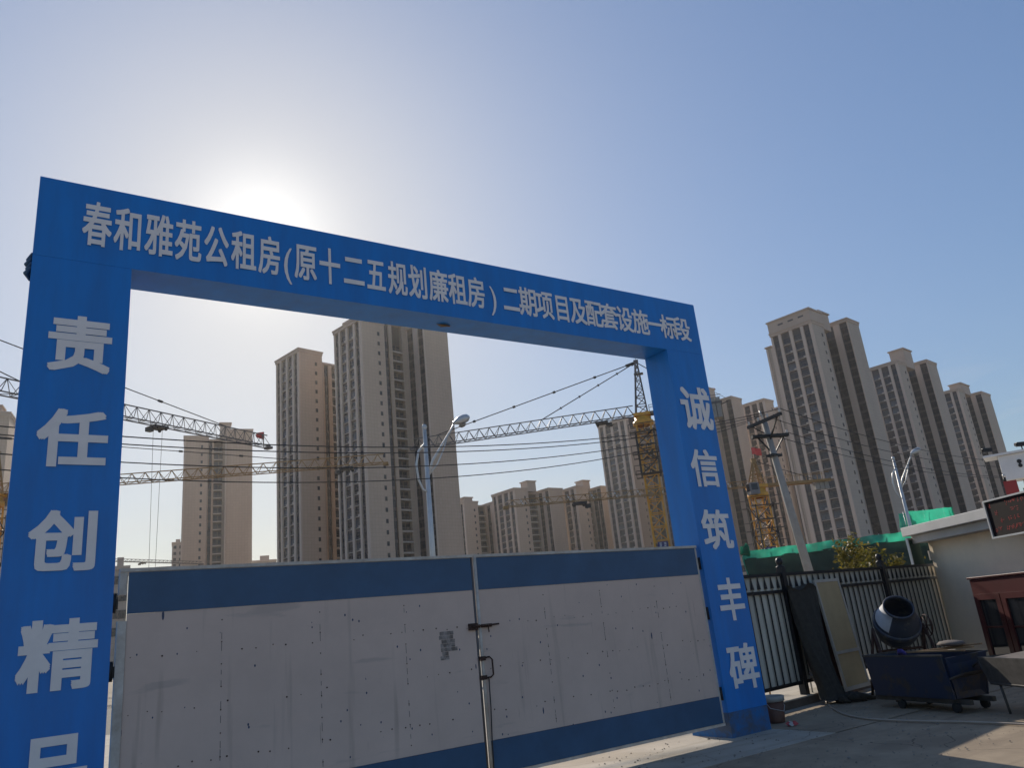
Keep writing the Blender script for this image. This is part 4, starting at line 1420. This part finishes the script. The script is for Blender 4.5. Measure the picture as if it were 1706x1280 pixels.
# red cabinet against the wall
cabn = thing('wooden_cabinet', 'dark red wooden cabinet with glazed doors against the guardhouse wall', 'cabinet', HC + WD * wall_hit(1613, 968, .40)[0] + WN * .02, HA)
mb = MB(); mb.box(0, 2.4, -.36, 0, 0.0, 1.62); mb.box(-.03, 2.43, -.39, .0, 1.602 + .02, 1.66)
bevel(mb.build('body', 'red_wood', cabn), .008)
for k in range(3):
    x0 = .06 + k * .765
    wdr = .74
    mb = MB()
    mb.box(x0, x0 + .12, -.40, -.362, .10, 1.34); mb.box(x0 + wdr - .12, x0 + wdr, -.40, -.362, .10, 1.34)
    mb.box(x0 + .121, x0 + wdr - .121, -.40, -.362, 1.24, 1.34); mb.box(x0 + .121, x0 + wdr - .121, -.40, -.362, .10, .26)
    mb.box(x0 + .121, x0 + wdr - .121, -.385, -.364, .74, .77)
    d = mb.build('door', 'red_wood', cabn)
    mb = MB(); mb.box(x0 + .122, x0 + wdr - .122, -.375, -.365, .261, .739); mb.box(x0 + .122, x0 + wdr - .122, -.375, -.365, .771, 1.239)
    mb.build('glass_pane', 'cab_glass', d)
    xh = x0 + (wdr - .06 if k % 2 == 0 else .06)
    mb = MB(); mb.tube([(xh, -.402, .8), (xh, -.425, .82), (xh, -.402, .87)], .006, 6)
    mb.build('handle', 'rust', d)

# ------------------------------------------------------------------ white signal box, red board, cameras over the guardhouse
sb0, sb1 = at(1660, 757, 24), at(1740, 741, 24)
sd = Vector((sb1.x - sb0.x, sb1.y - sb0.y, 0)); sa = math.atan2(sd.y, sd.x)
sbx = thing('equipment_box', 'white metal box on poles rising above the guardhouse at the right photo edge', 'equipment box', (sb0.x, sb0.y, 0), sa)
zt_ = sb0.z; zb_ = at(1668, 803, 24).z
mb = MB(); mb.box(0, sd.length, 0, .7, zb_, zt_ - .06); bevel(mb.build('body', 'white_box', sbx), .02)
mb = MB(); mb.box(-.32, sd.length + .2, -.08, .8, zt_ - .058, zt_); mb.build('lid', 'white_box', sbx)
mb = MB(); pm_ = at(1699, 772, 24)
px_ = (Vector((pm_.x, pm_.y, 0)) - Vector((sb0.x, sb0.y, 0))).length
for zz, r in ((pm_.z + .05, .055), (pm_.z - .06, .05)):
    mb.tube([(px_, -.02, zz), (px_, 0.001, zz)], r, 12)
mb.box(px_ - .02, px_ + .02, -.018, -.001, pm_.z - .02, pm_.z + .02)
mb.build('dark_mark', 'dark_iron', sbx)
for x in (.45, sd.length - .25):
    mb = MB(); mb.tube([(x, .35, 0), (x, .35, zb_ - .001)], .045, 10); mb.build('support_pole', 'white_box', sbx)


def camera_unit(label, p, ang):
    r = thing('security_camera', label, 'camera', p, ang, 'cameras on the white box')
    m = MB(); m.tube([(0, 0, 0), (0, 0, .09)], .015, 8); m.build('bracket', 'dark_iron', r)
    m = MB(); m.box(-.13, .13, -.055, .055, .09, .20); bevel(m.build('body', 'dark_iron', r), .015)
    m = MB(); m.tube([(-.13, 0, .145), (-.16, 0, .145)], .045, 12); m.build('lens_hood', 'dark_iron', r)


for (px, py, t) in ((1645, 755, 'dark camera on the left lip of the white box'), (1701, 741, 'dark lamp-like camera on top of the white box at the photo edge')):
    q = at(px, py, 24)
    k = (Vector((q.x - sb0.x, q.y - sb0.y, 0))).dot(sd.normalized())
    pp = Vector((sb0.x, sb0.y, 0)) + sd.normalized() * max(k, -.22) + Vector((0, 0, zt_))
    camera_unit(t, pp, sa + rad(35))
rb0, rb1 = at(1671, 803, 22.5), at(1688, 803, 22.5)
rd = Vector((rb1.x - rb0.x, rb1.y - rb0.y, 0))
rb = thing('alarm_board', 'small red board topped by a white lamp behind the display board', 'alarm board', (rb0.x, rb0.y, 0), math.atan2(rd.y, rd.x))
mb = MB(); mb.box(0, .28, 0, .06, rb0.z - .42, rb0.z); mb.build('board', 'alarm_red', rb)
mb = MB(); mb.tube([(.05, .03, rb0.z), (.05, .03, rb0.z + .1)], .03, 8, 1); mb.tube([(.05, .03, rb0.z + .1), (.05, .03, rb0.z + .18)], .035, 8, 0); mb.build('lamp', ['insul', 'dark_iron'], rb)
mb = MB(); mb.tube([(.14, .09, 0), (.14, .09, rb0.z - .1)], .025, 8); mb.build('post', 'galv', rb)
q = at(1690, 812, 45)
shrub('dark green tree top seen under the white box at the right photo edge', (q.x + 1.2, q.y - .8), q.z + .5, 2.0, 1500, 'leaf_far', None, 0, .22)

# ------------------------------------------------------------------ leaning screen door, red board, shade cloth
x0, z0 = where_on_fence(1409, 1153, .28); x1, _ = where_on_fence(1448, 1146, .28); xt, ztop = where_on_fence(1376, 968, .10)
door = thing('screen_door', 'beige framed door leaning against the fence beside the mixer', 'door', fence_pt(x0, .30, .13 if z0 > .1 else max(z0, 0)), FA)
wd = x1 - x0 + .04; tz = 1.80
m = Matrix.Rotation(-math.atan2(.2, tz), 4, 'X')
mb = MB()
mb.box(0, .045, 0, .035, 0, tz); mb.box(wd - .045, wd, 0, .035, 0, tz); mb.box(.046, wd - .046, 0, .035, 0, .06); mb.box(.046, wd - .046, 0, .035, tz - .05, tz); mb.box(.046, wd - .046, -.004, .036, .57, .62)
fr = mb.build('frame', 'door_frame', door)
mb2 = MB(); mb2.box(.046, wd - .046, .012, .024, .061, .569); mb2.box(.046, wd - .046, .012, .024, .621, tz - .051)
pn = mb2.build('panel', 'door_panel', door)
door.rotation_euler = (-math.atan2(.16, tz), 0, FA)
rbx = thing('leaning_board', 'dark red board leaning on the fence behind the beige door', 'board', fence_pt(where_on_fence(1352, 980, .14)[0] + .02, .07, .13), FA)
rbx.rotation_euler = (-.012, 0, FA)
mb = MB(); mb.box(0, .75, 0, .02, 0, 1.66); mb.box(.0, .75, -.012, -.0005, 1.55, 1.62); mb.build('panel', 'brown_board', rbx)

# shade cloth: gathered, hung over the top rail, falling to the kerb
mb = MB()
xa, _ = where_on_fence(1314, 990, .1); xb, _ = where_on_fence(1357, 985, .1)
xbot, _ = where_on_fence(1393, 1165, .45)
n, rows = 44, 22
for j in range(rows + 1):
    t = j / rows
    z = 1.78 - 1.72 * t
    wide = (xb - xa) * (1 - t) ** 0.8 * .95 + .16 + (.25 * max(0, t - .85) / .15)
    cx = (xa + xb) / 2 * (1 - t ** 1.3) + (xbot - .05) * t ** 1.3
    offc = .12 + .32 * t ** 2
    for i in range(n):
        a = 2 * math.pi * i / n
        fold = 1 + .16 * math.sin(a * 9 + j * .25) * min(1, t * 3 + .3)
        ex = math.cos(a) * wide / 2 * (1 + .04 * math.sin(a * 7 + j * .3))
        ey = math.sin(a) * (.05 + .10 * t) * fold * 1.2
        p = fence_pt(cx + ex, offc + ey, max(z + (.05 * math.sin(ex * 9) if j == 0 else 0), .01))
        mb.v.append(tuple(p))
for j in range(rows):
    for i in range(n):
        i2 = (i + 1) % n
        mb.face([j * n + i, j * n + i2, (j + 1) * n + i2, (j + 1) * n + i], 0, True)
mb.face(list(range(n))); mb.face([rows * n + i for i in range(n)][::-1])
tag(mb.build('shade_cloth', 'shade'), 'dark gathered shade cloth hanging from the fence top down to the kerb', 'cloth')
# end of the cloth trailing over the yard
mb = MB()
for k in range(9):
    p = fence_pt(xbot + random.uniform(-.15, .2), .5, .04); q = p + Vector((random.uniform(-.1, .5), random.uniform(-.5, -.1), 0)); q.z = .02
    mid_ = (p + q) / 2 + Vector((random.uniform(-.1, .1), random.uniform(-.1, .1), .05))
    mb.tube([p, mid_, q], [.05, .06, .02], 7)
tag(mb.build('cloth_heap', 'shade'), 'crumpled heap of dark netting on the ground left of the blue hopper', 'netting')

# ------------------------------------------------------------------ bucket, scrap, stick, hose, tap
bp = on_z(1303, 1206, 0.0)
bk = thing('paint_bucket', 'brown stained bucket with pale rim beside the right pillar foot', 'bucket', (bp.x + .02, bp.y + .12, 0.004))
mb = MB(); mb.lathe([(0, 0.0), (.125, 0), (.13, .02), (.158, .30), (.150, .30), (.12, .03), (0, .03)], 24); mb.build('body', 'bucket', bk)
mb = MB(); mb.lathe([(.150, .27), (.170, .275), (.172, .34), (.160, .345), (.150, .33), (.151, .27)], 24); mb.build('rim', 'bucket_rim', bk)
mb = MB(); mb.tube([(-.17, 0, .31), (-.15, -.08, .20), (0, -.175, .15), (.15, -.08, .20), (.17, 0, .31)], .004, 6); mb.build('bail_handle', 'galv', bk)
sp = on_z(1320, 1212, 0.0)
mb = MB()
for k in range(5):
    a = k * 1.3
    b = len(mb.v)
    c = Vector((.05 * math.cos(a), .04 * math.sin(a), .0))
    mb.v += [tuple(c), tuple(c + Vector((.09, .01, .012))), tuple(c + Vector((.07, .05, .05))), tuple(c + Vector((-.01, .04, .03))), tuple(c + Vector((0, 0, -.003)) + Vector((.03, .02, 0)))]
    mb.face([b, b + 1, b + 2, b + 3], k % 2); mb.face([b, b + 4, b + 1], k % 2); mb.face([b + 1, b + 4, b + 2], k % 2); mb.face([b + 2, b + 4, b + 3], k % 2); mb.face([b + 3, b + 4, b], k % 2)
tag(mb.build('paper_scrap', ['scrap', 'bucket_rim'], None, (sp.x, sp.y, .012)), 'crumpled red and white paper scrap on the ground beside the bucket', 'litter')
a_ = on_z(1287, 1168, .12); b_ = at(1262, 1060, math.hypot(a_.x, a_.y) + .25)
mb = MB(); mb.tube([(a_.x - .02, a_.y, .0), tuple((a_ + b_) / 2), tuple(b_)], .014, 7)
tag(mb.build('wooden_stick', 'wood'), 'thin brown stick leaning between the right pillar and the fence', 'stick')
pts = [Vector(fence_pt(where_on_fence(1362, 1150, .1)[0], .06, .36))]
tapx = pts[0].copy()
pts.append(Vector(fence_pt(where_on_fence(1366, 1160, .14)[0], .14, .22)))
for px, py in ((1376, 1170), (1392, 1184), (1410, 1192), (1440, 1198), (1480, 1201), (1540, 1203), (1600, 1204), (1660, 1206), (1720, 1209), (1800, 1216)):
    q = on_z(px, py, .016); pts.append(Vector((q.x, q.y, .018)))
# smooth the hose
def smooth(p, n=6):
    out = []
    for i in range(len(p) - 1):
        p0, p1, p2, p3 = p[max(i - 1, 0)], p[i], p[i + 1], p[min(i + 2, len(p) - 1)]
        for k in range(n):
            t = k / n
            out.append(.5 * ((2 * p1) + (p2 - p0) * t + (2 * p0 - 5 * p1 + 4 * p2 - p3) * t * t + (3 * p1 - p0 - 3 * p2 + p3) * t ** 3))
    return out + [p[-1]]
mb = MB(); mb.tube(smooth(pts), .0125, 8)
tag(mb.build('water_hose', 'hose'), 'thin pale hose running from the fence tap across the yard to the right', 'hose')
tp_ = thing('water_tap', 'small metal tap at the fence foot where the hose begins', 'tap', (tapx.x, tapx.y, .13))
mb = MB(); mb.tube([(0, .06, 0), (0, .06, .26), (0, -.02, .27), (0, -.04, .24)], .014, 8); mb.build('pipe', 'galv', tp_)
mb = MB(); mb.box(-.04, .04, .01, .025, .30, .315); mb.tube([(0, .02, .27), (0, .02, .30)], .008, 6); mb.build('handle', 'insul', tp_)

# ------------------------------------------------------------------ mortar hopper (blue bin)
FLp = Vector((10.80, 7.30, 0)); FRp = Vector((10.46, 5.93, 0))
hv = (FRp - FLp); hl = hv.length; hang_ = math.atan2(hv.y, hv.x)
hop = thing('mortar_hopper', 'dark blue steel mortar hopper in front of the mixer', 'hopper', FLp, hang_)
mb = MB()
T = .02
dp_ = .55; zb0, zt0 = .17, .69


def hexwall(p0, p1, p2, p3, th):
    """wall plate from four corner points, thickened inward along normal"""
    p = [Vector(q) for q in (p0, p1, p2, p3)]
    nrm = (p[1] - p[0]).cross(p[3] - p[0]).normalized() * th
    mb.hexa([p[0], p[1], p[1] + nrm, p[0] + nrm, p[3], p[2], p[2] + nrm, p[3] + nrm])


mb = MB()
# front, back, left plates, sloping right end with a pouring lip
hexwall((.04, 0, zb0), (hl, 0, zb0), (hl - .04, -.03, zt0), (0, -.03, zt0), .02)
hexwall((.04, dp_, zb0), (0, dp_ + .03, zt0), (hl + .10, dp_ + .03, zt0), (hl, dp_, zb0), .02)
hexwall((.06, .021, zb0), (.02, -.005, zt0), (.02, dp_ + .005, zt0), (.06, dp_ - .021, zb0), .02)
hexwall((hl - .02, .021, zb0), (hl - .02, dp_ - .021, zb0), (hl + .11, dp_ + .005, zt0 + .02), (hl - .03, -.005, zt0 - .02), .02)
mb.hexa([(.06, .02, zb0 + .001), (hl - .02, .02, zb0 + .001), (hl - .02, dp_ - .02, zb0 + .001), (.06, dp_ - .02, zb0 + .001), (.06, .02, zb0 + .03), (hl - .02, .02, zb0 + .03), (hl - .02, dp_ - .02, zb0 + .03), (.06, dp_ - .02, zb0 + .03)])
bx = mb.build('tub', 'bin_blue', hop)
mb = MB()
mb.bar((-.02, -.045, zt0 + .012), (hl - .02, -.045, zt0 + .012), .03, 0, .026); mb.bar((-.02, dp_ + .045, zt0 + .012), (hl + .12, dp_ + .045, zt0 + .012), .03, 0, .026); mb.bar((.0, -.03, zt0 + .012), (.0, dp_ + .03, zt0 + .012), .03, 0, .025)
mb.build('rim', 'cart', hop)
mb = MB(); mb.hexa([(hl - .03, -.02, .40), (hl + .12, .10, .46), (hl + .12, dp_ - .1, .46), (hl - .03, dp_ + .01, .40), (hl - .03, -.02, .425), (hl + .14, .10, .49), (hl + .14, dp_ - .1, .49), (hl - .03, dp_ + .01, .425)])
mb.build('pouring_chute', 'cart', hop)
mb = MB()
for y in (.08, dp_ - .08):
    mb.bar((-.05, y, .13), (hl + .15, y, .13), .06, 0, .06)
mb.build('skid', 'cart', hop)
for x in (.45, hl - .05):
    for y in (.03, dp_ - .03):
        m_ = MB(); m_.tube([(x, y - .025, .062), (x, y + .025, .062)], .06, 14); m_.build('wheel', 'tyre', hop)
m_ = MB()
for k in range(3):
    m_.bar((.62 + .08 * k, .05 + .15 * k, zt0 + .05), (hl + .12 + .05 * k, .22 + .1 * k, zt0 + .06 + .03 * k), .04, 0, .02)
tag(m_.build('timber_offcut', 'wood', None, FLp, hang_), 'brown timber strips lying across the blue hopper', 'timber')
m_ = MB()
c = Vector((hl * .9, .3, zt0 + .13))
m_.lathe([(0, -.03), (.10, -.02), (.15, .0), (.12, .035), (.05, .05), (0, .052)], 10, 0, Matrix.Translation(c) @ Matrix.Diagonal((1.5, .8, 1, 1)))
tag(m_.build('cement_bag', 'cart_wood', None, FLp, hang_), 'small grey folded bag on the right end of the blue hopper', 'bag')
m_ = MB()
for k in range(4): m_.tube([(.62 + .03 * k, .0 + .02 * k, zt0 + .03), (.64 + .02 * k, -.01, zt0 + .075), (.67 + .02 * k, .03, zt0 + .03)], [.015, .03, .015], 7)
tag(m_.build('rag', 'purple_rag', None, FLp, hang_), 'violet rag on the front rim of the blue hopper', 'rag')

# ------------------------------------------------------------------ concrete mixer
mc = at(1493, 1034, 14.05)
mixer = thing('concrete_mixer', 'dark concrete mixer with round open drum and white patch behind the hopper', 'concrete mixer', (mc.x, mc.y, 0))
mouth = (EYE - mc); mouth.z = 0; mouth.normalize()
right = Vector((RX[0], RY[0], 0)).normalized()
axis = (mouth * .80 + right * .22 + Vector((0, 0, .62))).normalized()
q4 = Matrix.Translation((0, 0, mc.z - .04)) @ axis.to_track_quat('Z', 'Y').to_matrix().to_4x4()
mb = MB()
prof = [(0, -.36), (.16, -.35), (.27, -.28), (.315, -.16), (.325, -.02), (.315, .08), (.255, .24), (.215, .33), (.225, .345), (.225, .375), (.205, .38), (.20, .34), (.24, .22), (.29, .06), (.29, -.1), (.2, -.28), (0, -.30)]
# white patch is coloured onto the upper side that faces the fence end of the drum
def blotch(i, k):
    if i not in (5, 6): return 0
    a = 2 * math.pi * (k + .5) / 30
    d = (q4.to_3x3() @ Vector((math.cos(a), math.sin(a), 0)))
    return 1 if d.dot(-right) > .72 else 0
mb.lathe(prof, 30, 0, q4, blotch)
drum = mb.build('drum', ['mixer_blue', 'mixer_white'], mixer)
mb = MB(); mb.lathe([(.328, -.05), (.35, -.04), (.35, .03), (.328, .04)], 36, 0, q4); mb.build('ring_gear', 'mixer_blue', drum)
mb = MB()
for k in range(3):
    a = k * 2.1
    mb.hexa([tuple(q4 @ Vector((r * math.cos(a + s), r * math.sin(a + s), z))) for z in (-.15, .1) for r, s in ((.18, 0), (.25, 0), (.25, .12), (.18, .12))])
mb.build('mixing_blade', 'galv', drum)
mb = MB()
rt = right
fw = Vector((-rt.y, rt.x, 0))
zc_ = mc.z - .04
for s in (-1, 1):
    t_ = rt * s * .40 + Vector((0, 0, zc_ - .05))
    mb.tube([t_, rt * s * .46 + fw * .42], .022, 8); mb.tube([t_, rt * s * .46 - fw * .42], .022, 8)
    mb.tube([rt * s * .453 + fw * .32 + Vector((0, 0, .26)), rt * s * .453 - fw * .32 + Vector((0, 0, .26))], .016, 8)
mb.tube([rt * -.40 + Vector((0, 0, zc_ - .05)), rt * -.36 + fw * .1 + Vector((0, 0, zc_ - .40)), rt * .36 + fw * .1 + Vector((0, 0, zc_ - .40)), rt * .40 + Vector((0, 0, zc_ - .05))], .022, 8)
mb.build('stand', 'rust', mixer)
mb = MB(); mb.box(.0, .01, 0, .01, 0, .01)
mb = MB(); c = rt * .46 + Vector((0, 0, zc_ - .08))
mb.lathe([(.16, -.015), (.17, 0), (.16, .015)], 20, 0, Matrix.Translation(c) @ rt.to_track_quat('Z', 'Y').to_matrix().to_4x4())
for k in range(3):
    a = k * math.pi / 3
    v_ = (fw * math.cos(a) + Vector((0, 0, 1)) * math.sin(a)) * .16
    mb.tube([c - v_, c + v_], .01, 6)
mb.build('tilt_wheel', 'rust', mixer)
mb = MB(); c = rt * -.30 + Vector((0, 0, .3)) + fw * .2
mb.box(c.x - .13, c.x + .13, c.y - .10, c.y + .10, .16, .42); bevel(mb.build('motor_box', 'mixer_blue', mixer), .02)

# ------------------------------------------------------------------ cart at the right edge
ca = Vector((10.66, 5.60, 0))
cart = thing('hand_cart', 'grey cement crusted hand cart with pale handles at the right photo edge', 'cart', ca, HA)
mb = MB()
# tray: tapered tub seen from its long side
def tub(z0, z1, a, b, th):
    mb.hexa([(a, .06, z0), (b, .06, z0), (b, .62, z0), (a, .62, z0), (a, .06, z0 + th), (b, .06, z0 + th), (b, .62, z0 + th), (a, .62, z0 + th)])
tub(.36, .5, .05, 1.03, .02)
hexwall((.03, .03, .36), (1.05, .03, .36), (1.10, 0, .67), (-.03, 0, .66), .018)
hexwall((.03, .66, .36), (-.03, .70, .66), (1.10, .70, .67), (1.05, .66, .36), .018)
hexwall((.05, .05, .36), (-.01, .018, .66), (-.01, .682, .66), (.05, .64, .36), .018)
hexwall((1.03, .05, .36), (1.03, .64, .36), (1.08, .682, .67), (1.08, .018, .67), .018)
mb.build('tray', 'cart', cart)
mb = MB(); mb.hexa([(.02, .03, .60), (1.05, .03, .61), (1.05, .66, .63), (.02, .66, .63), (.02, .03, .63), (1.05, .03, .64), (1.05, .66, .68), (.02, .66, .68)]); mb.build('cement_load', 'cart_wood', cart)
mb = MB()
for y in (.02, .66):
    mb.tube([(-.38, y, .47), (-.08, y, .60), (.06, y, .345), (1.0, y, .345), (1.2, y, .72), (1.55, y, .82)], .017, 8)
mb.tube([(-.38, .02, .47), (-.38, .66, .47)], .017, 8)
mb.build('frame', 'cart', cart)
for y in (.02, .66):
    mb = MB(); mb.tube([(1.2, y - .03, .735), (1.6, y - .03, .85)], .021, 8); mb.build('handle', 'gate_pole', cart)
for x in (.2, .86):
    for y in (.04, .64):
        mb = MB(); mb.tube([(x, y, .34), (x + .05, y, 0.0)], .016, 8); mb.build('leg', 'cart', cart)
mb = MB(); mb.lathe([(.12, -.03), (.16, -.035), (.18, 0), (.16, .035), (.12, .03)], 24, 0, Matrix.Translation((1.18, .35, .18)) @ Matrix.Rotation(rad(90), 4, 'X'))
wh = mb.build('wheel', 'tyre', cart)
mb = MB(); mb.lathe([(0, -.03), (.12, -.025), (.12, .025), (0, .03)], 20, 0, Matrix.Translation((1.18, .35, .18)) @ Matrix.Rotation(rad(90), 4, 'X')); mb.build('rim', 'cart', wh)

# ------------------------------------------------------------------ grit and pebbles on the yard
gmat = mat('yard grit', (0.30, 0.27, 0.23), .95, var=.3, scale=9)
mb = MB()
for k in range(900):
    x = random.uniform(4.5, 13); y = random.uniform(4.5, 8.1)
    if x > 7.9 and x < 8.8 and y > 7.4: continue
    r = random.uniform(.004, .014) * (2 if random.random() < .05 else 1)
    b = len(mb.v)
    for dx, dy, dz in ((-1, -.6, 0), (1, -.7, 0), (.8, .9, 0), (-.7, .8, 0), (.1, 0, 1)):
        mb.v.append((x + dx * r, y + dy * r * random.uniform(.6, 1.2), .004 + dz * r * .8))
    for q in ((0, 1, 4), (1, 2, 4), (2, 3, 4), (3, 0, 4), (3, 2, 1, 0)): mb.face([b + i for i in q])
tag(mb.build('grit', gmat), None, None, None, 'stuff')

# ------------------------------------------------------------------ the dusty air over the site
hz = bpy.data.materials.new('dusty air'); hz.use_nodes = True
ht = hz.node_tree
ht.nodes.remove(ht.nodes['Principled BSDF'])
pv = ht.nodes.new('ShaderNodeVolumePrincipled')
pv.inputs['Color'].default_value = (1.0, 0.97, 0.90, 1)
pv.inputs['Density'].default_value = 0.00016
pv.inputs['Anisotropy'].default_value = 0.5
ht.links.new(pv.outputs[0], ht.nodes['Material Output'].inputs['Volume'])
mb = MB(); mb.box(-2600, 2600, -500, 4100, -2.0, 112.0)
ho = mb.build('haze', hz); ho['kind'] = 'stuff'
